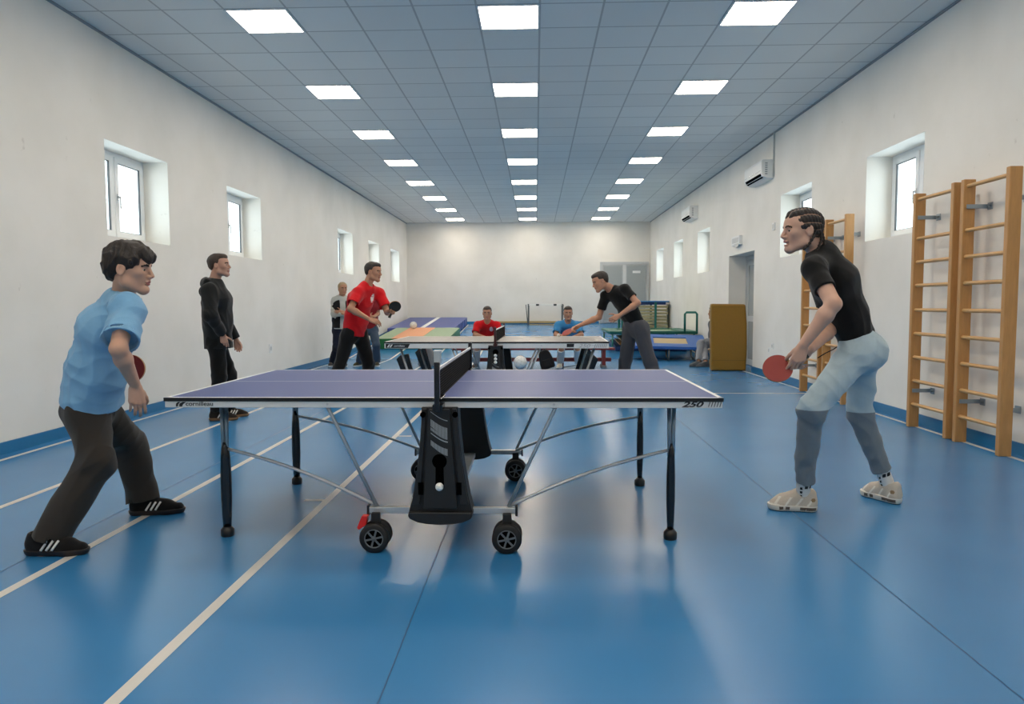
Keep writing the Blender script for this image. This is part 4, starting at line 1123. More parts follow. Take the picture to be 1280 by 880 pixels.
    def trousers(s, m, thigh=.09, knee=.07, ankle=.06, top=.06, amp=.006, seed=5, vox=None, seat=.115, lat=1.38, alift=.02, matfn=None, name='trousers', lat_leg=1.):
        S = Sdf(); S.u(Rcone(s.pel-s.sp*.05, s.pel+s.sp*top, seat, .10, s.lh, lat), 0)
        pts = []
        ends = []
        for a in 'LR':
            hp, kn, an = s.P['hp'+a], s.P['kn'+a], s.P['an'+a]
            S.u(Rcone(hp-s.fh*.012, kn, thigh, knee), .045); d = nrm(an-kn); e = an-d*alift
            S.u(Rcone(s.pel-s.fh*.045-s.sp*.06+s.lh*(.06 if a == 'L' else -.06), hp+(kn-hp)*.15-s.fh*.03, seat*.72, thigh*.9), .05)
            S.u(Cut(Rcone(kn, e+d*.05, knee, ankle), (e, d)), .03)
            ends.append(Cut(Rcone(e-d*.015, e+d*.06, ankle-.020, ankle-.016), (e+d*.1, d), (e-d*.03, -d)))
            pts += [(kn, .13), (e, .10), (hp, .12)]
        S.post = folds(amp, 26, seed, pts, (1, 1, .8))
        for c in ends: S.sub(c, .003)
        S.keep(s.pel+s.sp*(top+.04), s.sp)
        return sdf_obj(name, S, vox or s.vox*1.15, m, s.root, matfn)
    def hair(s, m, parts, cuts=(), k=.012, amp=.004, freq=120, seed=3, vox=None, stretch=(1, 1, 1), keep=(), name='hair', post=None):
        S = Sdf(); H = s.H; q = s.hk
        for c, r in parts: S.u(Ell(H.p(*[x*q for x in c]), H.A, [x*q for x in r]), k)
        S.post = post or folds(amp, freq, seed, (), stretch)
        for c, r in cuts: S.sub(Ell(H.p(*[x*q for x in c]), H.A, [x*q for x in r]), .006)
        for p, n in keep: S.keep(H.p(*[x*q for x in p]), H.f*n[0]+H.l*n[1]+H.u*n[2])
        return sdf_obj(name, S, vox or s.vox, m, s.root)
    def shoe(s, a, upper, solem, vox=None, L=.285, stripes=None, pitch=0., lift=0., chunky=False, k=1.):
        an = s.P['an'+a]; t = nrm(s.toe[a]*np.array([1, 1, 0])); lat = np.cross(UPV, t)
        o = np.array([an[0], an[1], (floor_z(an[1]))+lift])+t*(-.0)
        f = rot(t, lat, -pitch); F = Frame(o, f, rot(UPV, lat, -pitch)); v = vox or s.vox
        S = Sdf(); h = .03 if not chunky else .038; w = 1.
        heel, mid, ball_, toe = (-.045, 0), (.05, .0), (.125, .004), (L-.075-.036, .004)
        S.u(Rcone(F.p(-.040, 0, .055), F.p(.03, 0, .055), .037, .038), 0)
        S.u(Rcone(F.p(-.036, 0, .03), F.p(.13, 0, .03), .038, .046), .01); S.u(Rcone(F.p(.12, 0, .03), F.p(toe[0], 0, .026), .045, .034), .015)
        S.u(Rcone(F.p(.005, 0, .088), F.p(.115, 0, .046), .034, .031), .03); S.u(Rcone(F.p(-.034, 0, .06), F.p(-.030, 0, .092), .036, .037), .02); S.u(Rcone(F.p(.0, 0, .07), F.p(.01, 0, .093), .036, .034), .02)
        if chunky: S.u(Rcone(F.p(-.045, 0, .05), F.p(-.046, 0, .105), .036, .030), .02); S.u(Rcone(F.p(.0, 0, .10), F.p(.10, 0, .062), .036, .034), .03); S.u(Rcone(F.p(.015, 0, .105), F.p(.005, 0, .125), .024, .018), .015)
        S.post = folds(.0015, 70, 11)
        S.sub(Rcone(F.p(-.018, 0, .085), F.p(-.012, 0, .16), .030, .036), .006)
        S.keep(F.p(0, 0, h*.55), -F.u); S.keep(F.p(0, 0, .112 if not chunky else .135), F.u)
        u = sdf_obj('shoe', S, v, upper, s.root)
        B = Sdf()
        B.u(Rcone(F.p(-.040, 0, .03), F.p(.06, 0, .03), .044, .042), 0); B.u(Rcone(F.p(.05, 0, .03), F.p(.135, .0, .03), .042, .050), .02); B.u(Rcone(F.p(.13, 0, .03), F.p(toe[0]+.002, 0, .03), .050, .040), .02)
        B.keep(F.p(0, 0, h), F.u); B.keep(F.p(0, 0, .001), -F.u)
        if chunky:
            for c in ((-.035, .017), (.055, .013), (.125, .013)):
                pass
        so = sdf_obj('sole', B, v*.9, solem, s.root); so.parent = u
        return u, F
# ------------------------------------------------------------------ people
def skinmats(tone, tag, lips='#a9685c', brow='#2a1d16'):
    m = mat('skin_'+tag, tone, .5, noise=.07, nscale=35, spec=.35)
    b = m.node_tree.nodes['Principled BSDF']; b.inputs['Subsurface Weight'].default_value = .08; b.inputs['Subsurface Radius'].default_value = (.01, .004, .002); b.inputs['Subsurface Scale'].default_value = .5
    return [m, mat('lips_'+tag, lips, .45), mat('brow_'+tag, brow, .8), mat('eye_white', '#b5aca2', .25), mat('iris_dark', '#2b1c13', .2)]
def cloth(name, c, noise=.06, rough=.92, sheen=.15): return mat(name, c, rough, noise=noise, nscale=60, bump=.25, bscale=700, spec=.2, sheen=sheen)
BLKSHOE = cloth('black_suede', '#100f10'); GUM = mat('dark_gum_sole', '#1c1413', .5); WHT = mat('white_leather', '#dcdcd8', .5)
HAIRM = mat('dark_brown_hair', '#231a14', .55, noise=.35, nscale=90, bump=.8, bscale=160, stretch=(1, 1, .35)); HAIRB = mat('brown_hair', '#33251c', .6, noise=.3, nscale=90, bump=.6, bscale=200)
BLOND = mat('tan_hair', '#a8906c', .65, noise=.2, nscale=70, bump=.5, bscale=200)
def side(p, f):      # mirror helper: two entries left/right
    return [((p[0], s*p[1], p[2]), f) for s in (-1, 1)]
SHORT = dict(parts=[((-.020, 0, .046), (.102, .082, .086)), ((.030, 0, .088), (.062, .066, .038)), ((-.062, 0, .012), (.050, .070, .066))],
             cuts=[((.108, 0, -.020), (.060, .11, .082))]+side((.040, .10, -.030), (.050, .045, .066))+side((-.008, .088, -.022), (.026, .030, .040)), keep=[((-.06, 0, -.052), (.25, 0, -1))])
LOW = lambda h: dict(curl=(22, 30, 20)) | h
def check(nm, P):
    for a in 'LR':
        g = lambda x: P.P[x+a]; print(nm, a, 'uarm %.2f farm %.2f thigh %.2f shin %.2f | an z %.2f y %.2f' % (np.linalg.norm(g('el')-g('sh')), np.linalg.norm(g('wr')-g('el')), np.linalg.norm(g('kn')-g('hp')), np.linalg.norm(g('an')-g('kn')), g('an')[2], g('an')[1]))
def setup(P, H, hk, k_neck=1., arm=1.):
    P.H = H; P.hk = hk; P.nk = k_neck; P.arm = arm

def emblem(pt, ax, rx, rz):
    def fn(C):
        q = C-pt; return (((q@ax)/rx)**2+(q[:, 2]/rz)**2 < 1).astype(int)*(np.abs(np.sin(q[:, 2]*150)) > .22)
    return fn
def print_on(o, root, fn):
    loc = np.array(root.location); me = o.data; C = np.zeros(len(me.polygons)*3, f32); me.polygons.foreach_get('center', C); me.polygons.foreach_set('material_index', fn(C.reshape(-1, 3)+loc).astype(np.int32))

# ---- player in the light blue shirt
def player_blue():
    pel = J(117, 505, 3.72); nb = J(154, 373, 3.66)
    P = Person((pel[0], pel[1]), 'person in a light blue shirt and dark baggy trousers leaning forward, beside the blue table', .0035)
    fw = nrm((.93, .36, 0)); lf = np.array([-fw[1], fw[0], 0])
    P.torso(pel, nb, lf, (-.58, .81, 0), (-.032, 0, .02))
    setup(P, Frame(J(162, 336, 3.60), (.96, .12, -.10), (.12, 0, 1)), 1.0, .98, .97)
    q = P.P
    q['shR'] = J(159, 385, 3.50); q['shL'] = q['shR']+np.array([-.58, .81, 0])*.34
    q['elR'] = reach(q['shR'], 148, 436, .27); q['wrR'] = reach(q['elR'], 169, 481, .245, False)
    q['wrL'] = J(124, 474, 3.88); q['elL'] = ik(q['shL'], q['wrL'], .29, .25, (-.6, .6, -.3))
    q['hpR'] = pel-lf*.075-UPV*.02; q['hpL'] = pel+lf*.075-UPV*.02
    q['anR'] = J(53, 686, 3.40); q['knR'] = J(121, 578, 3.54); q['anL'] = J(180, 632, 4.08); q['knL'] = reach(q['hpL'], 163, 556, .37, False)
    P.toe = {'R': nrm((1, .06, 0)), 'L': nrm((.95, .22, 0))}
    P.hands = {'R': dict(d=(.02, .10, -1), n=(-.55, .80, 0), t=(.85, .45, 0), curl=(18, 28, 18), thumb=(.8, .35, .35)),
               'L': dict(d=(.8, .1, -.1), n=(.1, -.5, .8), t=(.3, -.7, -.4), curl=(60, 70, 40))}
    check('A', P)
    P.body(skinmats('#c79d86', 'pale'))
    P.shirt(cloth('light_blue_cotton', '#78a8cc'), loose=.034, sleeve=.80, hemd=.01, hem_r=.150, sl_r=.075, waist_r=.106, amp=.008, seed=4, hem_tilt=.10, chest_r=.120, lat=1.44, neck=.062, neck_drop=.05, seedpts=[(P.P['shR'], .14), (P.waist+P.fs*-.08, .14)])
    P.trousers(cloth('charcoal_cotton', '#34302c'), thigh=.104, knee=.086, ankle=.086, amp=.010, seed=8, seat=.106, alift=.035)
    for a in 'RL':
        u, F = P.shoe(a, BLKSHOE, GUM, L=.295)
        for k in range(3):
            for sgn in (-1, 1):
                m = MB(); x = .022+k*.026
                pts = []
                for t in np.linspace(0, 1, 7): pts.append(F.p(x+t*.026, sgn*(.0505-.0135*t-.004*t*t), .034+t*.044)-np.array(P.root.location))
                m.tube([Vector(p) for p in pts], .0058, 8); m.build('stripe', WHT, u, label='white side stripe')
        m = MB()
        for k in range(4): m.tube([Vector(F.p(.045+k*.018, s*.020, .099-k*.0085)-np.array(P.root.location)) for s in (-1, -.3, .3, 1)], .0028, 6)
        m.tube([Vector(F.p(.03+x, y, .104+z)-np.array(P.root.location)) for x, y, z in ((0, 0, 0), (.01, -.03, .012), (.03, -.045, .004), (.012, -.02, -.004), (0, 0, 0), (.015, .03, .01), (.035, .045, .0))], .0028, 6)
        m.build('lace', BLKSHOE, u)
    hair = dict(parts=[((-.020, 0, .050), (.112, .091, .092)), ((-.070, 0, .004), (.056, .078, .076)), ((.006, 0, .098), (.082, .078, .042)), ((.070, 0, .080), (.038, .060, .034)), ((.092, .0, .056), (.018, .050, .024)), ((.03, -.07, .05), (.045, .026, .035)), ((.03, .07, .05), (.045, .026, .035))],
                cuts=[((.116, 0, -.040), (.062, .12, .076))]+side((.052, .098, -.040), (.052, .042, .062))+side((-.004, .094, -.020), (.028, .030, .038)))
    P.hair(HAIRM, k=.02, amp=.010, freq=105, seed=3, vox=.003, stretch=(1, 1, .45), **hair)
    bo = J(163, 461, 3.80); ax = nrm((.95, .05, .22)); bat(bo-ax*.124, ax, (-.15, -1, .0), 'red bat held behind the forearm of the light-blue-shirt player')
    return P
player_blue()

# ---- player with braids
def player_braids():
    pel = J(1073, 432, 4.30); nb = J(1025, 313, 4.20)
    P = Person((pel[0], pel[1]), 'person with braided hair in black shirt and two-tone grey sweatpants, crouching with a red bat', .0035)
    fw = nrm((-.90, .44, 0)); lf = np.array([-fw[1], fw[0], 0])
    P.torso(pel, nb, lf, lf, (.012, 0, .01))
    setup(P, Frame(J(1002.5, 288.5, 4.16), (-.985, -.06, -.05), (-.05, 0, 1)), 1.01, 1.0, 1.02)
    q = P.P
    q['shL'] = J(1017, 335, 4.03); q['shR'] = q['shL']-lf*.34
    q['elL'] = reach(q['shL'], 1042, 380, .28); q['wrL'] = J(1004.5, 430.5, 3.875)
    q['wrR'] = J(1012, 437, 3.985); q['elR'] = J(1040, 409, 4.27)
    q['hpL'] = pel+lf*.085-UPV*.02; q['hpR'] = pel-lf*.085-UPV*.02
    q['anL'] = J(1003, 622, 4.23); q['knL'] = reach(q['hpL'], 1014, 512, .44); q['anR'] = J(1111, 609, 4.44); q['knR'] = reach(q['hpR'], 1074, 516, .42, False)
    q['knL'] = J(1014, 511, 4.08); q['knR'] = J(1075, 516, 4.46)
    P.toe = {'L': nrm((-.95, .22, 0)), 'R': nrm((-.42, .9, 0))}
    P.hands = {'L': dict(d=(-.30, .10, -1), n=(.1, 1, .05), t=(-1, .05, .25), per=[(12, 30, 25), (18, 40, 30), (24, 50, 35), (30, 55, 35)], thumb=(.85, .35, .35), spread=3),
               'R': dict(d=(-.72, -.08, -.62), n=(.35, -.75, -.25), t=(-.5, -.3, .75), per=[(8, 12, 8), (40, 65, 40), (45, 70, 40), (50, 70, 40)], thumb=(.85, .25, .4))}
    check('B', P)
    P.body(skinmats('#c29b87', 'ruddy'), mouth=.8)
    P.shirt(cloth('black_jersey', '#0d0d0e', .08), loose=.006, sleeve=.62, hemd=.01, hem_r=.112, sl_r=.058, amp=.0045, seed=14, hem_tilt=-.42, chest_r=.118, lat=1.36, neck=.056)
    zk = q['knL'][2]; zr = q['knR'][2]; xm = (q['knL'][0]+q['knR'][0])/2
    lightp = cloth('light_blue_grey_fleece', '#a9bcc5'); darkp = cloth('grey_fleece', '#717b83')
    kl, kr = q['knL'], q['knR']
    def two(C):
        dl = ((C-kl)**2).sum(1); dr = ((C-kr)**2).sum(1); z = np.where(dl < dr, kl[2], kr[2]); return (C[:, 2] < z+.005+.03*np.sin(C[:, 1]*9)*.2).astype(int)
    P.trousers([lightp, darkp], thigh=.096, knee=.073, ankle=.051, amp=.0075, seed=21, seat=.128, alift=.115, matfn=two, lat=1.3)
    for a in 'LR':
        an, kn = q['an'+a], q['kn'+a]; d = nrm(kn-an)
        cuff = Sdf(); cuff.u(Cut(Rcone(an+d*.06, an+d*.19, .043, .049), (an+d*.105, -d), (an+d*.165, d)), 0)
        cuff.post = lambda C: (.0008*np.sin(np.arctan2(C[:, 1]-an[1], C[:, 0]-an[0])*40)).astype(f32)
        sdf_obj('cuff', cuff, .004, darkp, P.root)
        sk = Sdf(); sk.u(Cut(Rcone(an-d*.05, an+d*.2, .040, .041), (an-d*.03, -d), (an+d*.13, d)), 0); sk.post = folds(.0012, 60, 2)
        tl = P.toe[a]; lt = np.cross(UPV, tl)
        def marks(C, an=an, d=d, tl=tl, lt=lt):
            h = (C-an)@d; f = (C-an)@tl; l = (C-an)@lt; m = np.zeros(len(C), int)
            m[(h > .078) & (h < .098) & (f < -.004) & (np.sin((f+l)*170) > -.55)] = 1
            m[(np.abs(f-.014) < .0065) & (h > .02) & (h < .095) & (np.sin(h*260) > -.35)] = 1
            return m
        sdf_obj('sock', sk, .003, [cloth('white_sock', '#d8d6d2'), BLKF], P.root, marks)
        cream = mat('cream_mesh', '#c6b9a7', .7, noise=.12, nscale=120, bump=.3, bscale=500)
        u, F = P.shoe(a, [cream, mat('beige_overlay', '#e2dccf', .45), mat('tan_patch', '#8d6f4c', .5)], [mat('off_white_sole', '#d6cfc2', .5), mat('brown_air_window', '#5b4a3a', .3), BLKP], L=.262, chunky=True)
        loc = np.array(P.root.location)
        me = u.data; C = np.zeros(len(me.polygons)*3, f32); me.polygons.foreach_get('center', C); C = F.loc(C.reshape(-1, 3)+loc); f, l, h = C.T
        mi = np.zeros(len(C), np.int32); mi[(np.abs(np.sin(f*52+h*34)) < .34) & (np.abs(l) > .022) & (h > .034) & (h < .085)] = 1
        mi[(f > .13) & (h < .045)] = 1; mi[((f+.055)**2+(h-.075)**2 < .012**2) & (np.abs(l) > .012)] = 2
        me.polygons.foreach_set('material_index', mi)
        so = [c for c in u.children if c.name.startswith('sole')][0]; me = so.data; C = np.zeros(len(me.polygons)*3, f32); me.polygons.foreach_get('center', C); C = F.loc(C.reshape(-1, 3)+loc); f, l, h = C.T
        mi = np.zeros(len(C), np.int32)
        for fc, w in ((-.045, .028), (.0, .016), (.085, .012), (.12, .012)): mi[(np.abs(f-fc) < w) & (np.abs(h-.021) < .0085) & (np.abs(l) > .02)] = 1
        mi[h < .005] = 2; me.polygons.foreach_set('material_index', mi)
        m = MB()
        for k in range(5): m.tube([Vector(F.p(.035+k*.018, s*.022, .108-k*.0095)-loc) for s in (-1, -.3, .3, 1)], .003, 6)
        m.build('lace', WHT, u)
    # waist cord
    c0 = pel+P.fh*.135+UPV*.02-lf*.02
    MB().tube([Vector(c0+np.array(v)-np.array(P.root.location)) for v in ((.02, 0, .02), (-.015, -.01, .0), (-.06, -.01, -.022), (-.105, -.012, -.05))], .0035, 6).build('waist_cord', BLKF, P.root)
    H = P.H; hk = P.hk
    def rows(C):
        x = H.loc(C)/hk; ph = np.arctan2(x[:, 1], x[:, 2]-.01); s = np.abs(np.cos(ph*6.2)); return (-.0065*hk*s+.0035+.0012*np.sin(x[:, 0]*330+ph*9)).astype(f32)
    P.hair(mat('cornrow_hair', '#1d1512', .6, noise=.4, nscale=160, bump=.7, bscale=300), parts=[((-.016, 0, .038), (.1035, .0825, .089)), ((-.055, 0, .012), (.058, .072, .068)), ((.030, 0, .080), (.054, .060, .040))],
           cuts=[((.119, 0, -.034), (.054, .11, .084))]+side((.040, .10, -.052), (.056, .045, .070))+side((-.012, .092, -.03), (.028, .030, .046)), k=.012, post=rows, vox=.0027, keep=[((-.06, 0, -.042), (.2, 0, -1))])
    hair = [c for c in P.root.children if c.name.startswith('hair')][0]; loc = np.array(P.root.location); hm = MATS['cornrow_hair']
    hair.data.materials.append(mat('scalp', '#8a6a58', .6))
    def part(C):
        x = H.loc(C)/hk; ph = np.arctan2(x[:, 1], x[:, 2]-.01); return ((np.abs(np.cos(ph*6.2)) < .17) & (x[:, 0] > -.085)).astype(int)
    print_on(hair, P.root, part)
    for y, pts in ((.058, ((-.045, .070, -.005), (-.030, .074, -.045), (-.002, .070, -.085), (.028, .060, -.112))), (.03, ((-.085, .045, -.02), (-.085, .05, -.06), (-.068, .05, -.10), (-.05, .055, -.128))), (0, ((-.10, 0, -.01), (-.106, .01, -.06), (-.10, .01, -.10), (-.092, .012, -.128))),
                   (-.03, ((-.095, -.03, -.01), (-.108, -.03, -.06), (-.11, -.028, -.10), (-.106, -.03, -.135))), (-.06, ((-.05, -.070, -.005), (-.04, -.076, -.05), (-.02, -.074, -.10))), (.045, ((-.095, .03, -.005), (-.104, .035, -.05), (-.108, .035, -.09), (-.104, .035, -.128)))):
        P3 = [H.p(*[c*hk for c in p]) for p in pts]; path = []
        for i in range(len(P3)-1):
            for t in np.linspace(0, 1, 9)[:-1]: path.append(P3[i]+(P3[i+1]-P3[i])*t)
        MB().tube([Vector(p-loc) for p in path], [.0075+.002*math.sin(i*1.9) for i in range(len(path))], 10).build('braid', hm, hair)
    bc = J(972.5, 460.5, 3.93); ax = nrm((-.90, -.02, -.40)); bat(bc-ax*.122, ax, (-.12, -.88, .42), 'red bat held low in both hands of the braided player')
    return P
player_braids()

# ---- man in the black hooded top
def hoodie_man():
    Y = 7.5; pel = J(272, 421, Y); nb = J(268, 353, Y)
    P = Person((pel[0], pel[1]), 'person in a black hooded top and black trousers standing by the doorless wall', .0058)
    fw = nrm((.88, .46, 0)); lf = np.array([-fw[1], fw[0], 0]); P.torso(pel, nb, lf, lf, (.015, 0, 0))
    setup(P, Frame(J(274, 332, Y), (.97, .1, .05), (-.05, 0, 1)), .98)
    q = P.P; q['shR'] = J(261, 364, Y-.18); q['shL'] = q['shR']+lf*.37
    q['elR'] = reach(q['shR'], 263, 395, .28); q['wrR'] = reach(q['elR'], 278, 417, .24, False)
    q['wrL'] = J(295, 424, Y+.22); q['elL'] = ik(q['shL'], q['wrL'], .30, .26, (-.3, .8, -.3))
    q['hpR'] = pel-lf*.085-UPV*.03; q['hpL'] = pel+lf*.085-UPV*.03
    q['anR'] = J(271, 516, Y-.02); q['knR'] = J(274, 471, Y-.06); q['anL'] = J(285, 513, Y+.22); q['knL'] = J(287, 467, Y+.16)
    P.toe = {'R': nrm((.97, .2, 0)), 'L': nrm((.95, .3, 0))}
    P.hands = {'R': dict(d=(.15, .1, -1), n=(-.5, .8, 0), t=(.85, .5, 0), curl=(20, 30, 20)), 'L': dict(d=(.2, 0, -1), n=(.3, -.9, 0), t=(.9, .3, 0), curl=(32, 48, 30), thumb=(.9, .3, .4))}
    check('C', P); P.body(skinmats('#b58b77', 'fair'))
    top = cloth('black_fleece', '#17191b'); P.shirt(top, 'hooded_top', loose=.036, hemd=-.12, hem_r=.140, waist_r=.118, amp=.009, seed=31, long=True, cuff=.047, chest_r=.130, lat=1.26)
    S = Sdf(); c = P.nb-P.fs*.075-UPV*.015
    S.u(Ell(c, np.stack([P.fs, P.ls, UPV]), (.065, .115, .075)), 0)
    for s in (-1, 1): S.u(Rcone(c+P.ls*s*.09+UPV*.02, P.nb+P.fs*.075+P.ls*s*.03-UPV*.045, .034, .022), .03)
    S.post = folds(.006, 40, 3); S.sub(Rcone(P.nb-UPV*.04, P.nb+UPV*.2, .058, .07), .01); sdf_obj('hood', S, .0065, top, P.root)
    P.trousers(cloth('black_denim', '#0c0c0d'), thigh=.088, knee=.072, ankle=.068, amp=.007, seed=33, alift=.03)
    for a in 'RL':
        u, F = P.shoe(a, cloth('brown_black_suede', '#1d1713'), mat('tan_gum_sole', '#7a5a3a', .5))
        for k in range(3):
            m = MB(); x = .02+k*.028
            m.tube([Vector(F.p(x+t*.026, -(.051-.0135*t), .034+t*.044)-np.array(P.root.location)) for t in np.linspace(0, 1, 6)], .007, 8); m.build('stripe', WHT, u, label='white side stripe')
    P.hair(HAIRB, amp=.003, **SHORT)
hoodie_man()

REDC = cloth('red_cotton', '#c5121c')
WPRINT = mat('white_print', '#e6e2e0', .8)

# ---- red player at the grey table
def player_red():
    Y = 9.25; pel = J(444, 413, Y); nb = J(459, 357, Y-.05)
    P = Person((pel[0], pel[1]), 'person standing in a red shirt and black trousers with a black bat', .0066)
    fw = nrm((.86, -.5, 0)); lf = np.array([-fw[1], fw[0], 0]); P.torso(pel, nb, lf, lf, (-.03, 0, .01))
    setup(P, Frame(J(466.5, 340, Y-.05), (.97, -.2, -.10), (.1, 0, 1)), 1.0)
    q = P.P; q['shR'] = J(448, 366, Y-.2); q['shL'] = q['shR']+lf*.37
    q['elR'] = reach(q['shR'], 438, 386, .28); q['wrR'] = reach(q['elR'], 461, 399, .25)
    q['wrL'] = J(486, 389, Y-.2); q['elL'] = ik(q['shL'], q['wrL'], .29, .25, (.1, .6, -.7))
    q['hpR'] = pel-lf*.088-UPV*.03; q['hpL'] = pel+lf*.088-UPV*.03
    q['anR'] = J(408, 494, Y-.1); q['knR'] = ik(q['hpR'], q['anR'], .43, .43, fw); q['anL'] = J(459, 492, Y+.2); q['knL'] = ik(q['hpL'], q['anL'], .42, .42, fw)
    P.toe = {'R': nrm((.9, -.4, 0)), 'L': nrm((.95, -.1, 0))}
    P.hands = {'R': dict(d=(.92, -.1, -.3), n=(-.1, .6, -.7), t=(.2, .6, .4), curl=(22, 35, 20)), 'L': dict(d=(.75, -.5, .1), n=(-.3, -.6, -.5), t=(.4, -.2, .85), curl=(60, 75, 40), thumb=(.8, .4, .3))}
    check('D', P); P.body(skinmats('#b18268', 'tan'))
    o = P.shirt([REDC, WPRINT], loose=.036, sleeve=.72, hemd=-.06, hem_r=.135, sl_r=.068, amp=.007, seed=41, chest_r=.118, lat=1.36, neck=.064, hem_tilt=.1)
    print_on(o, P.root, emblem(P.chest+P.fs*.12+P.ls*.06+UPV*.05, nrm(P.ls+P.fs*.0), .034, .055))
    P.trousers(cloth('black_trousers', '#121112'), thigh=.098, knee=.08, ankle=.072, amp=.008, seed=43, seat=.118)
    for a in 'RL': P.shoe(a, BLKSHOE, GUM)
    P.hair(HAIRM, amp=.005, freq=80, **SHORT)
    ax = nrm((.45, -.35, .72)); bat(J(488.5, 393, Y-.27), ax, (.35, -.85, -.30), 'black bat held up by the standing red-shirt player', False)
player_red()

# ---- woman in a vest
def vest_woman():
    Y = 14.1; pel = J(427, 408, Y); nb = J(427, 371, Y)
    P = Person((pel[0], pel[1]), 'person in a pale hooded top and black vest standing with arms crossed by the wall', .008)
    fw = nrm((.45, -.9, 0)); lf = np.array([-fw[1], fw[0], 0]); P.torso(pel, nb, lf, lf)
    setup(P, Frame(J(428.5, 361, Y-.03), (.5, -.86, -.06), UPV), 1.0, .95)
    q = P.P; q['shR'] = J(419, 375.5, Y-.02); q['shL'] = J(436.5, 376, Y+.05)
    q['elR'] = J(417.5, 392, Y-.1); q['wrR'] = J(428.5, 392, Y-.27); q['elL'] = J(439, 392, Y-.05); q['wrL'] = J(429, 390, Y-.22)
    q['hpR'] = pel-lf*.085-UPV*.03; q['hpL'] = pel+lf*.085-UPV*.03
    q['anR'] = J(414.5, 453.5, Y+.05); q['knR'] = ik(q['hpR'], q['anR'], .41, .41, fw); q['anL'] = J(429, 454, Y+.05); q['knL'] = ik(q['hpL'], q['anL'], .41, .41, fw)
    P.toe = {'R': nrm((.1, -1, 0)), 'L': nrm((.5, -.85, 0))}
    P.hands = {'R': dict(d=lf, n=-fw, t=UPV, curl=(20, 20, 10)), 'L': dict(d=-lf, n=-fw, t=UPV, curl=(20, 20, 10))}
    check('E', P); P.body(skinmats('#b18268', 'tan'))
    P.shirt(cloth('pale_grey_fleece', '#b9bab4'), 'hooded_top', loose=.03, hemd=-.05, hem_r=.125, amp=.008, seed=51, long=True, cuff=.045)
    S = Sdf(); S.u(Rcone(P.pel-P.sp*.06, P.waist, .145, .138, P.lh, 1.3), 0); S.u(Rcone(P.waist, P.chest, .138, .138, P.ls, 1.25), .05); S.u(Rcone(P.chest, P.nb-P.sp*.05, .138, .09, P.ls, 1.4), .05)
    S.sub(Box(P.chest+P.fs*.2, np.stack([P.fs, P.ls, P.sp]), (.2, .055, .6)), .01); S.sub(Rcone(P.nb-P.sp*.02, P.nb+P.sp*.2, .075, .09), .01)
    for a in 'LR': S.sub(Rcone(q['sh'+a]-UPV*.03, q['sh'+a]+(q['sh'+a]-P.chest)*.6, .06, .08), .01)
    S.keep(P.pel-P.sp*.03, -P.sp); S.post = folds(.006, 30, 4); sdf_obj('vest', S, .009, cloth('black_quilt', '#161618'), P.root)
    P.trousers(cloth('navy_trousers', '#151a2b'), thigh=.085, knee=.066, ankle=.062, amp=.006, seed=53)
    for a in 'RL': P.shoe(a, cloth('dark_shoe', '#3a3632'), WHT)
    P.hair(BLOND, [((-.020, 0, .046), (.106, .088, .088)), ((-.062, 0, -.01), (.055, .076, .076))], [((.112, 0, -.02), (.062, .085, .080))], amp=.003)
vest_woman()

# ---- person mostly hidden behind the red player
def hidden_person():
    Y = 14.2; pel = J(461, 409, Y); nb = J(462, 372, Y)
    P = Person((pel[0], pel[1]), 'person in blue jeans mostly hidden behind the standing red-shirt player', .009)
    fw = nrm((.3, -.95, 0)); lf = np.array([-fw[1], fw[0], 0]); P.torso(pel, nb, lf, lf)
    setup(P, Frame(J(462, 363, Y), (.3, -.95, 0), UPV), .95)
    q = P.P
    for a, s in (('R', -1), ('L', 1)):
        q['sh'+a] = nb+lf*s*.15-UPV*.05; q['el'+a] = q['sh'+a]+lf*s*.01-UPV*.27; q['wr'+a] = q['el'+a]+fw*.18-lf*s*.10-UPV*.06; q['hp'+a] = pel+lf*s*.09-UPV*.03
    q['anR'] = J(449, 453.5, Y); q['anL'] = J(471, 453, Y)
    for a in 'RL': q['kn'+a] = ik(q['hp'+a], q['an'+a], .40, .40, fw)
    P.toe = {'R': nrm((-.3, -1, 0)), 'L': nrm((.3, -1, 0))}
    P.hands = {'R': dict(d=lf, n=-fw, t=UPV), 'L': dict(d=-lf, n=-fw, t=UPV)}
    check('F', P); P.body(skinmats('#b18268', 'tan'))
    P.shirt(cloth('dark_red_cotton', '#7c1a22'), loose=.025, hemd=-.03, amp=.006, seed=61); P.trousers(cloth('blue_denim', '#39485a', .12), thigh=.092, knee=.078, ankle=.074, amp=.006, seed=62, alift=.03)
    for a in 'RL': P.shoe(a, cloth('dark_olive_shoe', '#3b3a2c'), WHT)
    P.hair(HAIRB, **SHORT)
hidden_person()

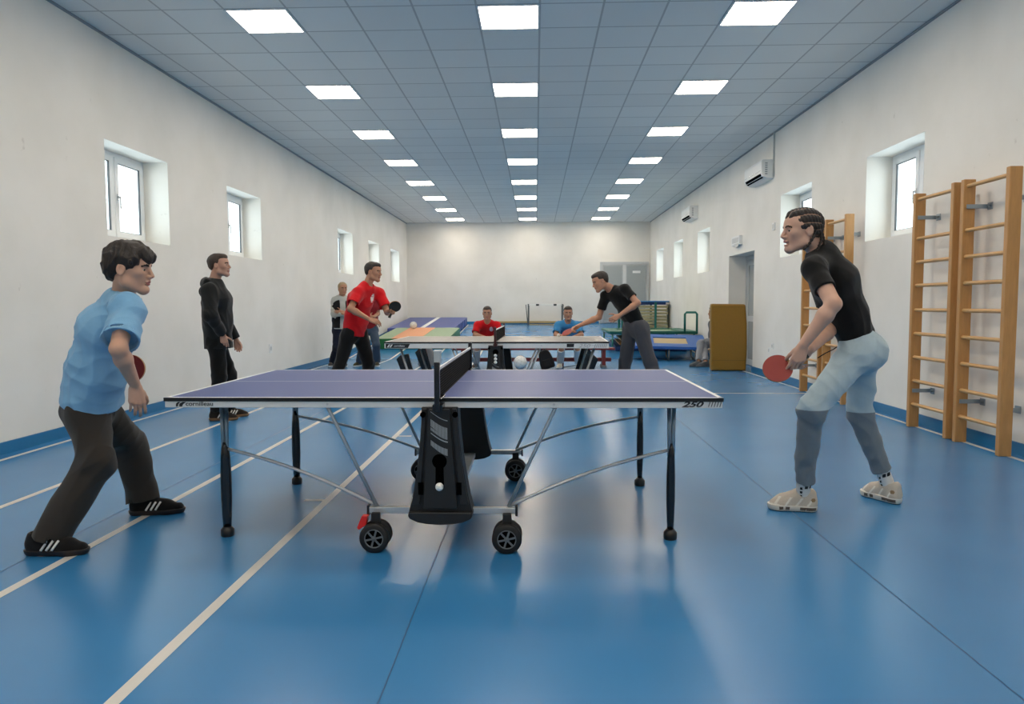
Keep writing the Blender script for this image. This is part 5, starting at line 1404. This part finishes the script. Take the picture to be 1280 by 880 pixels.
# ---- two people sitting on the bench
def sitter(x, label, shirtm, trm, shoem, solem, hair, hx, seed, emb=False, kn=((-9, 9)), an=((-12, 7))):
    Y = 13.95; pel = J(x, 424.5, Y-.02); nb = J(x+hx, 402.5, Y-.30)
    P = Person((x*0+pel[0], pel[1]), label, .0078)
    fw = np.array([.02, -1., 0]); lf = np.array([1., .02, 0]); P.torso(pel, nb, lf, lf, (0, .03, .02))
    setup(P, Frame(J(x+hx, 391.5, Y-.36), (0, -1, -.10), (0, -.1, 1)), 1.03)
    q = P.P
    for a, s in (('R', -1), ('L', 1)):
        q['sh'+a] = nb+np.array([s*.185, .02, -.06]); q['hp'+a] = pel+lf*s*.10-UPV*.02
    q['elR'] = J(x-15.5, 418.5, Y-.40); q['wrR'] = J(x-3, 421.5, Y-.57); q['elL'] = J(x+17, 418.5, Y-.40); q['wrL'] = J(x+6, 421.5, Y-.57)
    for a, k, n in (('R', kn[0], an[0]), ('L', kn[1], an[1])):
        q['an'+a] = J(x+n, 455, 13.72); q['an'+a][2] = .09; q['kn'+a] = ik(q['hp'+a], q['an'+a], .42, .42, (0, -1, .6))
    P.toe = {'R': nrm((-.2, -1, 0)), 'L': nrm((.2, -1, 0))}
    P.hands = {'R': dict(d=(.8, -.5, -.1), n=(0, .2, -1), t=(.5, .8, 0), curl=(25, 30, 20)), 'L': dict(d=(-.8, -.5, -.1), n=(0, .2, -1), t=(-.5, .8, 0), curl=(25, 30, 20))}
    check('S', P); P.body(skinmats('#b18268', 'tan'))
    o = P.shirt([shirtm, WPRINT], loose=.03, sleeve=.78, hemd=-.02, hem_r=.12, amp=.006, seed=seed, lat=1.36, neck=.066)
    if emb: print_on(o, P.root, emblem(P.chest+P.fs*.12+P.ls*.08+UPV*.03, P.ls, .035, .045))
    P.trousers(trm, thigh=.085, knee=.072, ankle=.066, amp=.006, seed=seed+1, alift=.03)
    for a in 'RL': P.shoe(a, shoem, solem)
    P.hair(hair, amp=.005, freq=70, **SHORT)
sitter(609, 'person in a red shirt sitting on the maroon bench behind the net', REDC, cloth('grey_joggers', '#8d9096'), cloth('brown_shoe', '#5a4a42'), WHT, HAIRB, 0, 71, True, (-9, 8), (-14, 6))
sitter(710, 'person in a blue shirt and light jeans sitting on the maroon bench, looking down', cloth('mid_blue_cotton', '#3f86b8'), cloth('light_denim', '#a6b6c2', .1), cloth('cream_shoe', '#d8d2c0'), WHT, HAIRM, 0, 81, False, (-9, 12), (-10, 13))

# ---- black shirt player reaching over the grey table
def player_black():
    Y = 9.45; pel = J(793, 406, Y); nb = J(766, 362.5, Y-.05)
    P = Person((pel[0], pel[1]), 'person in black shirt and grey trousers leaning over the grey table, one arm stretched out', .0066)
    fw = nrm((-.86, -.5, 0)); lf = np.array([-fw[1], fw[0], 0]); P.torso(pel, nb, lf, lf, (.03, 0, .03))
    setup(P, Frame(J(750.5, 352, Y-.1), (-.92, -.18, -.36), (-.36, 0, .93)), 1.0)
    q = P.P; q['shL'] = J(781, 361, Y-.22); q['shR'] = J(757, 369, Y+.02)
    q['elL'] = reach(q['shL'], 797, 379, .27); q['wrL'] = reach(q['elL'], 775, 394, .25)
    q['wrR'] = J(724, 407, Y+.12); q['elR'] = ik(q['shR'], q['wrR'], .31, .28, (.3, .3, -.8))
    q['hpL'] = pel+lf*.088-UPV*.03; q['hpR'] = pel-lf*.088-UPV*.03
    q['anR'] = J(776, 490, Y+.2); q['knR'] = ik(q['hpR'], q['anR'], .43, .42, (-.9, 0, 0)); q['anL'] = J(826, 494, Y-.1); q['knL'] = ik(q['hpL'], q['anL'], .43, .43, (-.9, -.3, 0))
    P.toe = {'R': nrm((-.95, -.2, 0)), 'L': nrm((-.8, -.6, 0))}
    P.hands = {'L': dict(d=(-.75, -.2, -.45), n=(-.2, .9, -.2), t=(-.4, .1, .8), curl=(30, 45, 25)), 'R': dict(d=(-.85, 0, -.5), n=(-.3, -.5, -.7), t=(-.1, -.8, .5), curl=(55, 70, 40), thumb=(.9, .2, .3))}
    check('I', P); P.body(skinmats('#b98970', 'rosy'))
    P.shirt(cloth('black_cotton', '#101011'), loose=.012, sleeve=.62, hemd=.0, hem_r=.115, sl_r=.06, amp=.005, seed=91, lat=1.36)
    P.trousers(cloth('grey_trousers', '#4b4b50', .1), thigh=.10, knee=.085, ankle=.072, amp=.008, seed=93, seat=.122)
    for a in 'RL': P.shoe(a, BLKSHOE, WHT)
    P.hair(HAIRM, **SHORT)
    ax = nrm((-.84, .05, -.42)); bat(J(720, 410, Y+.15), ax, (-.35, -.35, .8), 'red bat in the outstretched hand of the player at the grey table')
player_black()

# ---- person sitting behind the mustard mat
def mat_sitter():
    Y = 14.35; pel = J(894, 425, 14.55); nb = J(896, 402, 14.45)
    P = Person((pel[0], pel[1]), 'person in grey trousers sitting behind the mustard mat, mostly hidden by it', .009)
    fw = nrm((-.95, -.3, 0)); lf = np.array([-fw[1], fw[0], 0]); P.torso(pel, nb, lf, lf)
    setup(P, Frame(J(892.5, 391, Y), (-.98, -.1, 0), UPV), 1.0)
    q = P.P
    for a, s in (('R', -1), ('L', 1)):
        q['sh'+a] = nb+lf*s*.17-UPV*.05; q['el'+a] = q['sh'+a]-fw*.12-UPV*.25; q['wr'+a] = q['el'+a]+fw*.12-UPV*.05; q['hp'+a] = pel+lf*s*.09-UPV*.02
    q['anL'] = ground(873, 452.5, .09); q['anR'] = ground(882, 452.8, .09)
    for a in 'RL': q['kn'+a] = ik(q['hp'+a], q['an'+a], .43, .43, (-1, -.2, .6))
    P.toe = {'R': nrm((-.9, -.4, 0)), 'L': nrm((-.9, -.4, 0))}
    P.hands = {'R': dict(d=fw, n=-UPV, t=lf), 'L': dict(d=fw, n=-UPV, t=-lf)}
    check('K', P); P.body(skinmats('#b18268', 'tan'))
    P.shirt(cloth('grey_cotton', '#5d6064'), loose=.025, hemd=-.02, amp=.006, seed=95); P.trousers(cloth('grey_joggers', '#8d9096'), thigh=.085, knee=.07, ankle=.062, amp=.006, seed=96)
    for a in 'RL': P.shoe(a, cloth('grey_shoe', '#5b5e61'), cloth('grey_shoe', '#5b5e61'))
    P.hair(HAIRB, **SHORT)
mat_sitter()
st = empty('stool', (*J(894, 430, 14.58)[:2], 0), 0, 'low wooden stool under the person behind the mustard mat', 'stool')
MB().lathe([(.001, .285), (.14, .285), (.145, .295), (.145, .315), (.14, .32), (.001, .32)], (0, 0, 0), 32).build('seat', WOOD, st)
for k in range(4): a = k*math.pi/2+.6; MB().cyl((.14*math.cos(a), .14*math.sin(a), 0), (.09*math.cos(a), .09*math.sin(a), .29), .014).build('leg', WOOD, st)
